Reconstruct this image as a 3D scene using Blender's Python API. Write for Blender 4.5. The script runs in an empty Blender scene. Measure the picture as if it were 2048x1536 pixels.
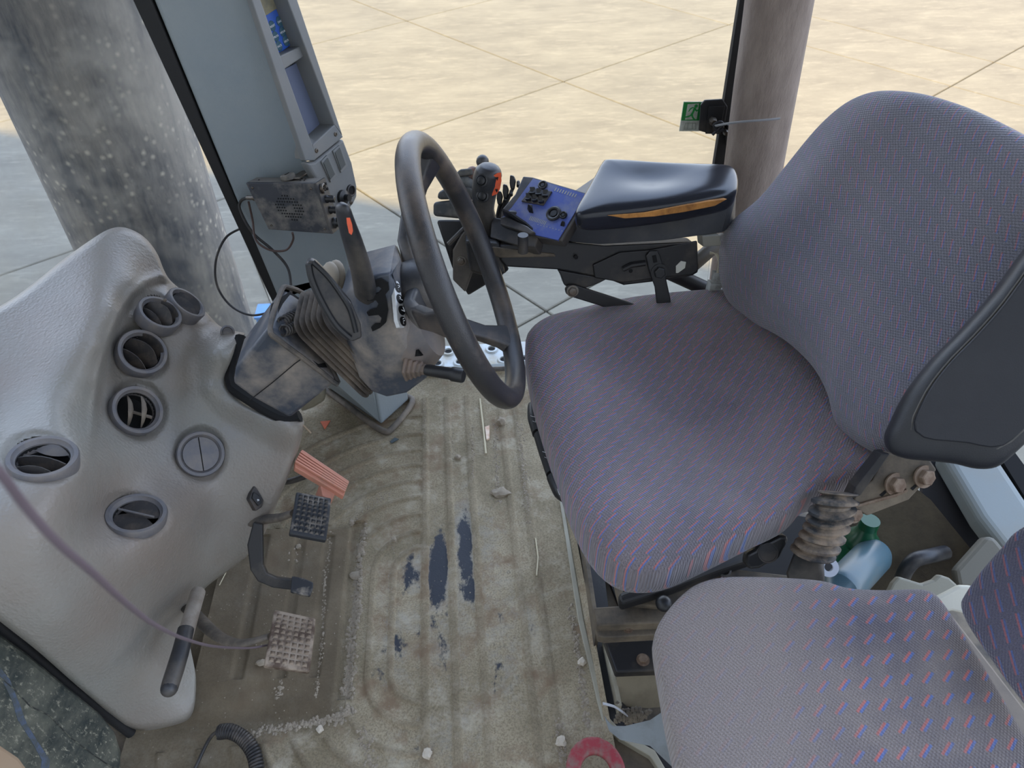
import bpy, bmesh, math, random
import numpy as np
from math import sin, cos, pi, radians, sqrt
from mathutils import Vector, Matrix, noise
random.seed(7)
S = bpy.context.scene
COL = S.collection
# ------------------------------------------------------------------ camera
F = 1439.0; PT = radians(42.55); YW = radians(5.1); H = 1.22
CAM = Vector((0, 0, H))
FW = Vector((sin(YW)*cos(PT), cos(YW)*cos(PT), -sin(PT)))
RT = Vector((cos(YW), -sin(YW), 0.0)); DN = FW.cross(RT)
cd = bpy.data.cameras.new('camera'); cam = bpy.data.objects.new('camera', cd); COL.objects.link(cam)
cd.sensor_width = 36; cd.lens = F/2048*36; cd.clip_start = .01; cd.clip_end = 300
m = Matrix((RT, -DN, -FW)).transposed().to_4x4(); m.translation = CAM; cam.matrix_world = m
cd.dof.use_dof = True; cd.dof.focus_distance = 1.15; cd.dof.aperture_fstop = 11
S.camera = cam
# ------------------------------------------------------------------ world, sun, exposure
W = bpy.data.worlds.new('sky'); S.world = W; W.use_nodes = True
wn = W.node_tree; wn.nodes.clear()
wo = wn.nodes.new('ShaderNodeOutputWorld'); bg = wn.nodes.new('ShaderNodeBackground')
tc = wn.nodes.new('ShaderNodeTexCoord'); sp = wn.nodes.new('ShaderNodeSeparateXYZ'); rp = wn.nodes.new('ShaderNodeValToRGB')
wn.links.new(tc.outputs['Generated'], sp.inputs[0]); wn.links.new(sp.outputs['Z'], rp.inputs[0])
rp.color_ramp.elements[0].position = 0.0; rp.color_ramp.elements[0].color = (.84, .90, 1.0, 1)
rp.color_ramp.elements[1].position = 0.7; rp.color_ramp.elements[1].color = (.55, .70, 1.0, 1)
wn.links.new(rp.outputs[0], bg.inputs[0]); bg.inputs[1].default_value = 2.3
wn.links.new(bg.outputs[0], wo.inputs[0])
EN = Vector((.426, .905, 0)).normalized()           # the shed's shadow edge runs square to this
sl = bpy.data.lights.new('sun', 'SUN'); sun = bpy.data.objects.new('sun', sl); COL.objects.link(sun)
sl.energy = 6.6; sl.angle = radians(.6); sl.color = (1.0, .72, .27)
SEL = radians(55)
sd = Vector((EN.x*cos(SEL), EN.y*cos(SEL), -sin(SEL)))
sun.rotation_euler = sd.to_track_quat('-Z', 'Y').to_euler()
S.view_settings.view_transform = 'Standard'; S.view_settings.look = 'None'
S.view_settings.exposure = 0.66; S.view_settings.gamma = 1; S.view_settings.use_curve_mapping = False

# ------------------------------------------------------------------ pixel (2048x1536) -> world helpers
def ray(u, v): return FW + RT*((u-1024)/F) + DN*((v-768)/F)
def P(u, v, k): return CAM + ray(u, v)*k
def Z(u, v, z): r = ray(u, v); return CAM + r*((z-H)/r.z)
def Y(u, v, y): r = ray(u, v); return CAM + r*(y/r.y)
def X(u, v, x): r = ray(u, v); return CAM + r*(x/r.x)
def ax(u, v, k, ratio, du, dv):
    """normal of a disc seen at (u,v) with the given short/long ratio, leaning to image direction (du,dv)"""
    r = ray(u, v).normalized(); t = RT*du + DN*dv; t -= r*t.dot(r); t.normalize()
    return (-r*ratio + t*sqrt(max(0, 1-ratio*ratio))).normalized()
class PL:
    def __init__(s, p, n): s.p = Vector(p); s.n = Vector(n).normalized()
    def __call__(s, u, v, h=0.0):
        r = ray(u, v); q = s.p + s.n*h
        return CAM + r*((q-CAM).dot(s.n)/r.dot(s.n))
def P3(a, b, c):
    n = (b-a).cross(c-a).normalized()
    if n.dot(CAM-a) < 0: n = -n
    return PL(a, n)
# ------------------------------------------------------------------ materials
def srgb(r, g, b):
    f = lambda c: (c/255/12.92) if c/255 <= .04045 else ((c/255+.055)/1.055)**2.4
    return (f(r), f(g), f(b), 1)
class N:
    """small node-tree writer"""
    def __init__(s, name):
        s.m = bpy.data.materials.new(name); s.m.use_nodes = True; s.t = s.m.node_tree; s.t.nodes.clear()
        s.out = s.t.nodes.new('ShaderNodeOutputMaterial'); s.b = s.t.nodes.new('ShaderNodeBsdfPrincipled')
        s.t.links.new(s.b.outputs[0], s.out.inputs[0])
        s.tc = s.t.nodes.new('ShaderNodeTexCoord')
    def put(s, sock, v):
        if v is None: return
        if isinstance(v, bpy.types.NodeSocket): s.t.links.new(v, sock)
        else: sock.default_value = v
    def math(s, op, a, b=None, c=None, clamp=False):
        n = s.t.nodes.new('ShaderNodeMath'); n.operation = op; n.use_clamp = clamp
        for i, v in enumerate((a, b, c)):
            if v is not None: s.put(n.inputs[i], v)
        return n.outputs[0]
    def noise(s, scale, detail=4, rough=.55, vec=None, dist=0, out='Fac'):
        n = s.t.nodes.new('ShaderNodeTexNoise'); n.inputs['Scale'].default_value = scale
        n.inputs['Detail'].default_value = detail; n.inputs['Roughness'].default_value = rough
        n.inputs['Distortion'].default_value = dist
        s.t.links.new(vec or s.tc.outputs['Object'], n.inputs['Vector']); return n.outputs[out]
    def voro(s, scale, vec=None, feature='F1', out='Distance'):
        n = s.t.nodes.new('ShaderNodeTexVoronoi'); n.feature = feature; n.inputs['Scale'].default_value = scale
        s.t.links.new(vec or s.tc.outputs['Object'], n.inputs['Vector']); return n.outputs[out]
    def ramp(s, fac, a, b, ca=(0, 0, 0, 1), cb=(1, 1, 1, 1)):
        n = s.t.nodes.new('ShaderNodeValToRGB'); e = n.color_ramp.elements
        e[0].position = a; e[0].color = ca; e[1].position = b; e[1].color = cb
        s.t.links.new(fac, n.inputs[0]); return n.outputs[0]
    def mix(s, fac, a, b, mode='MIX'):
        n = s.t.nodes.new('ShaderNodeMix'); n.data_type = 'RGBA'; n.blend_type = mode
        s.put(n.inputs[0], fac); s.put(n.inputs[6], a); s.put(n.inputs[7], b); return n.outputs[2]
    def mapping(s, vec=None, scale=(1, 1, 1), rot=(0, 0, 0), loc=(0, 0, 0)):
        n = s.t.nodes.new('ShaderNodeMapping'); n.inputs['Scale'].default_value = scale
        n.inputs['Rotation'].default_value = rot; n.inputs['Location'].default_value = loc
        s.t.links.new(vec or s.tc.outputs['Object'], n.inputs['Vector']); return n.outputs[0]
    def bump(s, h, strength=.3, dist=.002, prev=None):
        n = s.t.nodes.new('ShaderNodeBump'); n.inputs['Strength'].default_value = strength
        n.inputs['Distance'].default_value = dist; s.t.links.new(h, n.inputs['Height'])
        if prev is not None: s.t.links.new(prev, n.inputs['Normal'])
        return n.outputs[0]
    def fin(s, col, rough=.6, metal=0, nrm=None, spec=None, alpha=None):
        s.put(s.b.inputs['Base Color'], col); s.put(s.b.inputs['Roughness'], rough); s.b.inputs['Metallic'].default_value = metal
        if nrm is not None: s.put(s.b.inputs['Normal'], nrm)
        if spec is not None: s.b.inputs['Specular IOR Level'].default_value = spec
        return s.m
MC = {}
def M(name, c, d=None, scale=14, lo=.45, hi=.7, rough=.6, bump=.15, bs=300, metal=0, spec=.5, drough=None):
    """plain surface colour c with dust or wear colour d in noise patches and fine grain"""
    if name in MC: return MC[name]
    n = N(name); col = c; rg = rough
    if d is not None:
        f = n.ramp(n.noise(scale, 6, .65), lo, hi)
        col = n.mix(f, c, d)
        if drough: rg = n.math('MULTIPLY_ADD', f, drough-rough, rough)
    nr = n.bump(n.noise(bs, 3, .6), bump, .001) if bump else None
    MC[name] = n.fin(col, rg, metal, nr, spec); return MC[name]
def fabric(name, base, worn, contrast, pitch, stroke, ang, fade=None, stains=(), weave=(1500.0, 1100.0)):
    """cloth with pairs of red and blue strokes; stroke=(half length, half width) in metres, ang of the stroke in the cloth"""
    n = N(name); uv = n.tc.outputs['UV']
    s = n.t.nodes.new('ShaderNodeSeparateXYZ'); n.t.links.new(uv, s.inputs[0]); u, v = s.outputs[0], s.outputs[1]
    px_, py_ = pitch; ca, sa_ = cos(ang), sin(ang)
    def stroke_mask(ou, ov):
        row = n.math('DIVIDE', n.math('ADD', v, ov), py_); rf = n.math('FLOOR', row)
        x = n.math('ADD', n.math('DIVIDE', n.math('ADD', u, ou), px_), n.math('MULTIPLY', rf, .42))
        lx = n.math('MULTIPLY', n.math('SUBTRACT', n.math('FRACT', x), .5), px_); ly = n.math('MULTIPLY', n.math('SUBTRACT', n.math('FRACT', row), .5), py_)
        al = n.math('ABSOLUTE', n.math('ADD', n.math('MULTIPLY', lx, ca), n.math('MULTIPLY', ly, sa_)))
        pe = n.math('ABSOLUTE', n.math('SUBTRACT', n.math('MULTIPLY', ly, ca), n.math('MULTIPLY', lx, sa_)))
        return n.math('MULTIPLY', n.math('LESS_THAN', al, stroke[0]), n.math('LESS_THAN', pe, stroke[1]))
    thr = n.math('MULTIPLY_ADD', n.math('SINE', n.math('MULTIPLY', v, 5200.0)), .25, .75)
    cm = n.math('MULTIPLY', thr, n.math('MULTIPLY', n.ramp(n.noise(9, 5, .7, uv), .30, .62, (.45, .45, .45, 1)), contrast))
    if fade: cm = n.math('MULTIPLY', cm, n.ramp(n.math('ADD', n.math('MULTIPLY', u, fade[0]), n.math('ADD', n.math('MULTIPLY', v, fade[1]), n.math('MULTIPLY', n.noise(14, 5, .7, uv), .25))), fade[2], fade[3], (.12, .12, .12, 1)))
    b = n.mix(n.ramp(n.noise(6, 6, .65, uv), .36, .66), base, worn)
    if fade: b = n.mix(n.ramp(n.math('ADD', n.math('MULTIPLY', u, fade[0]), n.math('ADD', n.math('MULTIPLY', v, fade[1]), n.math('MULTIPLY', n.noise(14, 5, .7, uv), .25))), fade[2], fade[3]), worn, b)
    b = n.mix(n.math('MULTIPLY', n.ramp(n.noise(900, 2, .8, uv), .40, .62), .55), b, (.015, .015, .025, 1))
    col = n.mix(n.math('MULTIPLY', stroke_mask(0, 0), cm), b, srgb(196, 96, 88)); col = n.mix(n.math('MULTIPLY', stroke_mask(-stroke[1]*2.3, stroke[1]*.6), cm), col, srgb(58, 104, 178))
    for su, sv_, sr in stains:
        vm = n.t.nodes.new('ShaderNodeVectorMath'); vm.operation = 'DISTANCE'; n.t.links.new(uv, vm.inputs[0]); vm.inputs[1].default_value = (su, sv_, 0)
        col = n.mix(n.math('MULTIPLY', n.ramp(n.math('ADD', vm.outputs['Value'], n.math('MULTIPLY', n.noise(45, 4, .7, uv), sr*1.2)), sr*.8, sr*1.8, (1, 1, 1, 1), (0, 0, 0, 1)), .75), col, (.035, .035, .035, 1))
    kn = n.math('MULTIPLY', n.math('SINE', n.math('MULTIPLY', u, weave[0])), n.math('SINE', n.math('MULTIPLY', v, weave[1])))
    r = n.fin(col, .95, 0, n.bump(n.math('ADD', kn, n.noise(900, 2, .7, uv)), .6, .0012), .2)
    n.b.inputs['Sheen Weight'].default_value = .3; n.b.inputs['Sheen Roughness'].default_value = .5
    return r
def glass(name, tint, dust, dlo, dhi, scale, damt):
    n = N(name); t = n.t
    tr = t.nodes.new('ShaderNodeBsdfTransparent'); tr.inputs[0].default_value = tint
    gl = t.nodes.new('ShaderNodeBsdfGlossy'); gl.inputs['Roughness'].default_value = .03
    df = t.nodes.new('ShaderNodeBsdfDiffuse'); df.inputs[0].default_value = dust
    tl = t.nodes.new('ShaderNodeBsdfTranslucent'); tl.inputs[0].default_value = dust
    fr = t.nodes.new('ShaderNodeFresnel'); fr.inputs[0].default_value = 1.16
    m1 = t.nodes.new('ShaderNodeMixShader'); m2 = t.nodes.new('ShaderNodeMixShader'); m3 = t.nodes.new('ShaderNodeMixShader')
    t.links.new(fr.outputs[0], m1.inputs[0]); t.links.new(tr.outputs[0], m1.inputs[1]); t.links.new(gl.outputs[0], m1.inputs[2])
    t.links.new(df.outputs[0], m3.inputs[1]); t.links.new(tl.outputs[0], m3.inputs[2])
    f = n.ramp(n.noise(scale, 6, .7), dlo, dhi)
    t.links.new(n.math('MULTIPLY', f, damt), m2.inputs[0]); t.links.new(m1.outputs[0], m2.inputs[1]); t.links.new(m3.outputs[0], m2.inputs[2])
    t.links.new(m2.outputs[0], n.out.inputs[0]); return n.m
blackp = M('black_plastic', srgb(42, 43, 46), srgb(112, 104, 94), 9, .45, .85, .42, .12, 700)
blackc = M('clean_black_plastic', srgb(30, 31, 33), None, rough=.4, bump=.05)
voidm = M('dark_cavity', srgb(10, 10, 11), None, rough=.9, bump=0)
colplast = M('dusty_column_plastic', srgb(58, 64, 74), srgb(146, 136, 124), 9, .44, .70, .45, .12, 600, drough=.75)
rubber = M('dusty_rubber', srgb(58, 56, 54), srgb(138, 126, 112), 14, .35, .8, .7, .15, 500)
wheelm = M('steering_wheel_rubber', srgb(44, 43, 44), srgb(104, 92, 80), 11, .50, .80, .30, .4, 900, drough=.6)
greyp = M('grey_leather_panel', srgb(126, 136, 142), srgb(142, 148, 148), 3, .4, .8, .55, .5, 160)
housing = M('display_housing_grey', srgb(108, 111, 112), srgb(124, 122, 118), 7, .4, .8, .5, .08, 800)
metalb = M('black_painted_steel', srgb(24, 24, 26), srgb(84, 76, 66), 11, .5, .85, .5, .15, 300)
dirtym = M('dirty_brown_steel', srgb(52, 48, 44), srgb(118, 106, 88), 10, .35, .65, .75, .3, 200)
beigem = M('cream_painted_steel', srgb(150, 146, 130), srgb(116, 106, 88), 6, .45, .8, .6, .1, 200)
greym = M('grey_painted_steel', srgb(128, 136, 136), srgb(130, 128, 118), 5, .45, .8, .5, .08, 300)
steel = M('dull_steel', srgb(120, 116, 110), srgb(90, 76, 62), 40, .4, .7, .45, .2, 300, .8)
rusty = M('rusty_bolt_steel', srgb(128, 112, 96), srgb(88, 66, 50), 60, .4, .7, .7, .3, 300, .3)
orange = M('orange_plastic', srgb(190, 128, 106), srgb(156, 122, 102), 30, .45, .8, .6, .1, 300)
orangeb = M('orange_sticker', srgb(226, 92, 52), srgb(190, 90, 60), 60, .5, .8, .5, .05, 300)
cable = M('black_cable_rubber', srgb(34, 33, 34), srgb(90, 82, 74), 30, .5, .8, .5, 0)
white = M('white_print', srgb(225, 228, 232), None, rough=.6, bump=0)
ledgrey = M('silver_label', srgb(205, 208, 210), srgb(160, 160, 158), 80, .5, .8, .35, 0)
foam = M('torn_orange_foam', srgb(176, 122, 62), srgb(120, 78, 36), 40, .4, .7, .95, .4, 300)
# ------------------------------------------------------------------ mesh building
class B:
    def __init__(s): s.v = []; s.f = []; s.uv = None
    def add(s, vs, fs):
        o = len(s.v); s.v += [Vector(p) for p in vs]; s.f += [tuple(i+o for i in f) for f in fs]; return s
    def box(s, c, x, y, z):
        """centre and three half-extent vectors"""
        c, x, y, z = map(Vector, (c, x, y, z))
        vs = [c+x*a+y*b+z*d for d in (-1, 1) for b in (-1, 1) for a in (-1, 1)]
        return s.add(vs, [(0, 2, 3, 1), (4, 5, 7, 6), (0, 1, 5, 4), (2, 6, 7, 3), (0, 4, 6, 2), (1, 3, 7, 5)])
    def poly(s, top, off):
        """polygon extruded by vector off"""
        n = len(top); off = Vector(off); vs = [Vector(p) for p in top] + [Vector(p)+off for p in top]
        s.add(vs, [tuple(range(n)), tuple(range(2*n-1, n-1, -1))] + [(i, i+n, (i+1) % n+n, (i+1) % n) for i in range(n)]); return s
    def prism(s, pl, pts, h0, h1):
        return s.poly([pl(u, v, h1) for u, v in pts], pl.n*(h0-h1))
    def tube(s, pts, r, n=12, closed=False, flat=1.0, up=None, cap=True):
        pts = [Vector(p) for p in pts]; m = len(pts); rs = r if isinstance(r, (list, tuple)) else [r]*m
        prev = None; rings = []
        for i, p in enumerate(pts):
            if closed: t = pts[(i+1) % m]-pts[i-1]
            else: t = pts[min(i+1, m-1)]-pts[max(i-1, 0)]
            t.normalize()
            if up is not None: a = Vector(up)-t*t.dot(Vector(up))
            elif prev is None: a = t.orthogonal()
            else: a = prev-t*t.dot(prev)
            a.normalize(); prev = a; b = t.cross(a)
            rings.append([p+(a*cos(2*pi*k/n)*flat+b*sin(2*pi*k/n))*rs[i] for k in range(n)])
        vs = [q for rg in rings for q in rg]; fs = []
        for i in range(m if closed else m-1):
            j = (i+1) % m
            fs += [(i*n+k, i*n+(k+1) % n, j*n+(k+1) % n, j*n+k) for k in range(n)]
        if not closed and cap: fs += [tuple(range(n-1, -1, -1)), tuple((m-1)*n+k for k in range(n))]
        return s.add(vs, fs)
    def lathe(s, o, d, prof, n=24, sy=1.0, up=None, caps=True):
        o = Vector(o); d = Vector(d).normalized(); a = d.orthogonal().normalized() if up is None else (Vector(up)-d*d.dot(Vector(up))).normalized(); b = d.cross(a)
        vs = [o+d*h+(a*cos(2*pi*k/n)+b*sin(2*pi*k/n)*sy)*r for r, h in prof for k in range(n)]
        fs = [(i*n+k, i*n+(k+1) % n, (i+1)*n+(k+1) % n, (i+1)*n+k) for i in range(len(prof)-1) for k in range(n)]
        if caps: fs += [tuple(range(n-1, -1, -1)), tuple((len(prof)-1)*n+k for k in range(n))]
        return s.add(vs, fs)
    def loft(s, rings, cap=True, closed=False):
        n = len(rings[0]); m = len(rings); vs = [p for r in rings for p in r]
        fs = [(i*n+k, i*n+(k+1) % n, ((i+1) % m)*n+(k+1) % n, ((i+1) % m)*n+k) for i in range(m if closed else m-1) for k in range(n)]
        if cap and not closed: fs += [tuple(range(n-1, -1, -1)), tuple((m-1)*n+k for k in range(n))]
        return s.add(vs, fs)
    def ball(s, c, x, y, z, n=16, m=10):
        c, x, y, z = map(Vector, (c, x, y, z))
        vs = [c+z*-1]; 
        for i in range(1, m):
            a = -pi/2+pi*i/m
            vs += [c+z*sin(a)+(x*cos(2*pi*k/n)+y*sin(2*pi*k/n))*cos(a) for k in range(n)]
        vs.append(c+z); fs = [(0, 1+(k+1) % n, 1+k) for k in range(n)]
        for i in range(m-2): fs += [(1+i*n+k, 1+i*n+(k+1) % n, 1+(i+1)*n+(k+1) % n, 1+(i+1)*n+k) for k in range(n)]
        l = len(vs)-1; o = 1+(m-2)*n; fs += [(l, o+k, o+(k+1) % n) for k in range(n)]
        return s.add(vs, fs)
    def hull(s, pts):
        bm = bmesh.new()
        for p in pts: bm.verts.new(p)
        r = bmesh.ops.convex_hull(bm, input=bm.verts)
        bmesh.ops.delete(bm, geom=[g for g in r['geom_interior'] if isinstance(g, bmesh.types.BMVert)], context='VERTS')
        bmesh.ops.dissolve_limit(bm, angle_limit=radians(4), verts=bm.verts, edges=bm.edges)
        bm.verts.index_update(); vs = [v.co.copy() for v in bm.verts]; fs = [tuple(v.index for v in f.verts) for f in bm.faces]; bm.free()
        return s.add(vs, fs)
def wloc(o): return o.get('_w') if o else None
WL = {}
def tag(o, label=None, cat=None, group=None, kind=None):
    if label: o['label'] = label
    if cat: o['category'] = cat
    if group: o['group'] = group
    if kind: o['kind'] = kind
    return o
def thing(name, label, cat, loc, group=None):
    o = bpy.data.objects.new(name, None); COL.objects.link(o); o.location = loc; o.empty_display_size = .03
    WL[o.name] = Vector(loc); return tag(o, label, cat, group)
def obj(name, b, mat, parent=None, smooth=40, bevel=0, label=None, seg=2, sub=0, base=None, kind=None, fix=True):
    vs = b.v; lo = Vector([min(p[i] for p in vs) for i in range(3)]); hi = Vector([max(p[i] for p in vs) for i in range(3)])
    c = (lo+hi)/2
    if parent is None: c.z = lo.z
    me = bpy.data.meshes.new(name); me.from_pydata([p-c for p in vs], [], b.f)
    if fix:
        bm = bmesh.new(); bm.from_mesh(me); bmesh.ops.recalc_face_normals(bm, faces=bm.faces); bm.to_mesh(me); bm.free()
    if b.uv is not None:
        ul = me.uv_layers.new(name='uv')
        for l in me.loops: ul.data[l.index].uv = b.uv[l.vertex_index]
    me.materials.append(mat)
    if smooth:
        me.polygons.foreach_set('use_smooth', [True]*len(me.polygons)); me.set_sharp_from_angle(angle=radians(smooth))
    me.update()
    o = bpy.data.objects.new(name, me); COL.objects.link(o)
    if parent is not None: o.parent = parent; o.location = c-WL[parent.name]
    else: o.location = c
    WL[o.name] = c.copy()
    if bevel:
        md = o.modifiers.new('bevel', 'BEVEL'); md.width = bevel; md.segments = seg; md.limit_method = 'ANGLE'; md.angle_limit = radians(30)
    if sub:
        md = o.modifiers.new('sub', 'SUBSURF'); md.levels = md.render_levels = sub
    if label: o['label'] = label
    if kind: o['kind'] = kind
    return o
def spline(pts, n=8, closed=False):
    pts = [Vector(p) for p in pts]; out = []; m = len(pts)
    for i in range(m if closed else m-1):
        g = (lambda k: pts[k % m]) if closed else (lambda k: pts[max(0, min(m-1, k))])
        a, b_, c, d = g(i-1), g(i), g(i+1), g(i+2)
        for j in range(n):
            t = j/n; out.append(.5*((2*b_)+(c-a)*t+(2*a-5*b_+4*c-d)*t*t+(3*b_-a-3*c+d)*t**3))
    if not closed: out.append(pts[-1])
    return out
def text(s, o, right, up, size, mat, parent, ext=.0003, name='lettering'):
    cu = bpy.data.curves.new('t', 'FONT'); cu.body = s; cu.size = size; cu.extrude = ext; cu.align_x = 'CENTER'; cu.align_y = 'CENTER'; cu.resolution_u = 2
    t = bpy.data.objects.new('t', cu); COL.objects.link(t); dg = bpy.context.evaluated_depsgraph_get()
    me = bpy.data.meshes.new_from_object(t.evaluated_get(dg)); bpy.data.objects.remove(t)
    r = Vector(right).normalized(); n = r.cross(Vector(up)).normalized(); u = n.cross(r)
    b = B(); b.add([Vector(o)+r*v.co.x+u*v.co.y+n*v.co.z for v in me.vertices], [tuple(p.vertices) for p in me.polygons])
    return obj(name, b, mat, parent, smooth=0, fix=False)
def bolt(pt, n, r, mat, parent, name='bolt', h=None, washer=True):
    h = h or r*.8; b = B(); n = Vector(n).normalized()
    if washer: b.lathe(Vector(pt), n, [(r*1.45, -.001), (r*1.45, h*.2)], 20)
    b.lathe(Vector(pt), n, [(r, h*.1), (r, h), (r*.85, h*1.1)], 6)
    return obj(name, b, mat, parent, smooth=25)
def screw(pt, n, r, parent, mat=None):
    b = B(); b.lathe(pt, n, [(r, -.001), (r, .0006), (r*.8, .0016), (r*.45, .0017), (r*.35, .0004), (.0001, .0004)], 16, caps=False)
    return obj('screw', b, mat or steel, parent)
# RBF in pixel space, used to give a moulded surface its depth
def rbf(pts):
    a = np.array([(p[0], p[1]) for p in pts], float)/300; k = np.array([p[2] for p in pts], float); n = len(a)
    def phi(d): return d**2*np.log(d+1e-9)*.5+0*d
    d = np.linalg.norm(a[:, None]-a[None], axis=2); A = np.zeros((n+3, n+3)); A[:n, :n] = phi(d)+np.eye(n)*.002
    A[:n, n] = 1; A[:n, n+1:] = a; A[n, :n] = 1; A[n+1:, :n] = a.T
    w = np.linalg.solve(A, np.concatenate([k, [0, 0, 0]]))
    def f(u, v):
        q = np.array([u, v])/300; dd = np.linalg.norm(a-q, axis=1); return float(phi(dd)@w[:n]+w[n]+w[n+1:]@q)
    return f
#==BODY==
# ================================================================== OUTDOORS
GZ = -1.35
slabm = (lambda n: n.fin(n.mix(n.math('MULTIPLY', n.ramp(n.noise(9, 8, .75, n.mapping(scale=(.5, 2.4, 1), rot=(0, 0, .3))), .52, .70), .6), n.mix(n.ramp(n.noise(1.6, 9, .72, n.mapping(scale=(.8, 1.7, 1), rot=(0, 0, .5))), .36, .66), srgb(104, 99, 88), srgb(120, 115, 102)), srgb(142, 136, 120)), .85, 0, n.bump(n.noise(60, 4, .6), .2, .004), .3))(N('dusty_concrete'))
g = B().box((0, 5, GZ-.13), (60, 0, 0), (0, 60, 0), (0, 0, .03)); ground = obj('ground', g, M('joint_soil', srgb(112, 100, 84)), smooth=0, kind='structure')
e1 = Vector((.802, .598, 0)).normalized(); e2 = Vector((-e1.y, e1.x, 0)); O0 = Vector((1.136, 7.086, GZ))
us = [-13.5, -10.8, -8.1, -5.4, -2.7, 0, 2.7, 3.69, 6.39, 9.09, 11.8]; vs_ = [-10.4, -7.8, -5.2, -2.57, 0, 2.6, 5.2, 7.8, 10.4, 13]
for i in range(len(us)-1):
    for j in range(len(vs_)-1):
        a, b_ = us[i]+.006, us[i+1]-.006; c, d = vs_[j]+.006, vs_[j+1]-.006
        ctr = O0+e1*((a+b_)/2)+e2*((c+d)/2); bb = B().box(ctr-Vector((0, 0, .06)), e1*((b_-a)/2), e2*((d-c)/2), (0, 0, .06))
        o = obj('concrete_slab', bb, slabm, ground, smooth=0, bevel=.006, seg=1)
# big shed behind the tractor whose shade lies on the yard
wc = Vector((-.32, 4.714, GZ)) - EN*8.1; wd = Vector((EN.y, -EN.x, 0)); hh = 8.1*math.tan(SEL)
obj('wall_shed', B().box(wc-EN*.15+Vector((0, 0, hh/2)), wd*16, EN*.15, (0, 0, hh/2)), M('shed_sheet', srgb(190, 186, 176)), smooth=0, kind='structure')
stm = (lambda n: n.fin(n.mix(n.math('MULTIPLY', n.ramp(n.math('ADD', n.voro(46), n.math('MULTIPLY', n.noise(160, 3, .8), .22)), .12, .42, (1, 1, 1, 1), (0, 0, 0, 1)), n.ramp(n.noise(4.5, 5), .40, .56)), n.mix(n.ramp(n.noise(5, 8, .72, n.mapping(scale=(1.8, 1.8, .45))), .38, .64), srgb(70, 72, 76), srgb(142, 136, 126)), srgb(186, 178, 160)), .85, 0))(N('dusty_stack'))
sx = Vector((-.735, 1.60, 0)); b = B().lathe(Vector((sx.x, sx.y, -.95)), (0, 0, 1), [(.12, 0), (.168, .05), (.168, 2.9), (.12, 2.95)], 48)
stack = thing('exhaust_stack', 'dusty dark exhaust cover standing upright outside the windscreen', 'exhaust', (sx.x, sx.y, -.95)); obj('shield', b, stm, stack)
b = B().lathe(Vector((sx.x, sx.y, -1.35)), (0, 0, 1), [(.09, 0), (.09, .42)], 24); obj('lower_pipe', b, metalb, stack)
# perforated step outside the far door
st = thing('access_step', 'grey perforated metal step outside the far door', 'step', (0, 1.49, -1.35))
a, c = Z(845, 712, -.18), Z(1040, 690, -.18)
pl = PL(Z(940, 700, -.18), (0, 0, 1))
stepm = M('galvanised_step', srgb(172, 178, 180), srgb(150, 140, 120), 20, .4, .7, .5, .1, 300)
ya, yb = 1.415, 1.565; b = B().box((.0, (ya+yb)/2, -.07), (.45, 0, 0), (0, (yb-ya)/2, 0), (0, 0, .008)); obj('step_plate', b, stepm, st, bevel=.002)
b = B(); 
for i in range(14):
    for j in range(3):
        q = Vector((-.40+i*.06+(j % 2)*.03, 1.44+j*.048, -.062)); b.lathe(q, (0, 0, 1), [(.019, 0), (.016, .006), (.011, .006), (.010, .0005), (.0001, .0005)], 16, caps=False)
o = obj('grip_rings', b, stepm, st, kind='stuff')
b = B()
for i in range(14):
    for j in range(3):
        b.lathe(Vector((-.40+i*.06+(j % 2)*.03, 1.44+j*.048, -.0615)), (0, 0, 1), [(.0095, 0), (.0095, .0012)], 12)
obj('hole', b, voidm, st, kind='stuff')
obj('riser', B().box((0, 1.49, -.71), (.02, 0, 0), (0, .06, 0), (0, 0, .63)), metalb, st)
qc = Z(549, 658, GZ); bb = thing('blue_crate', 'blue crate on the concrete outside, just left of the black windscreen edge', 'crate', qc); obj('body', B().box(qc+Vector((0, 0, .06)), (.07, 0, 0), (0, .06, 0), (0, 0, .06)), M('blue_plastic', srgb(84, 126, 172)), bb, bevel=.01); obj('lid', B().box(qc+Vector((0, 0, .128)), (.075, 0, 0), (0, .065, 0), (0, 0, .008)), M('blue_plastic', srgb(60, 120, 190)), bb, bevel=.004)
# ================================================================== CAB SHELL
obj('ceiling', B().box((.12, .78, 1.78), (1.08, 0, 0), (0, .70, 0), (0, 0, .05)), M('headliner', srgb(140, 132, 120)), smooth=0, bevel=.03, kind='structure')
obj('floor', B().box((.1, .83, -.06), (.86, 0, 0), (0, .59, 0), (0, 0, .045)), dirtym, smooth=0, kind='structure')
# far door sill: grey rail with black seal
b = B().box((.1, 1.394, -.006), (.62, 0, 0), (0, .009, 0), (0, 0, .010)).box((.1, 1.40, -.04), (.62, 0, 0), (0, .006, 0), (0, 0, .03))
obj('trim_1', b, greym, smooth=0, bevel=.004, kind='structure')
b = B().tube([(-.28, 1.372, .006), (0, 1.376, .008), (.3, 1.372, .006), (.6, 1.37, .006)], .007, 8); obj('trim_2', b, rubber, kind='structure')
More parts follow.
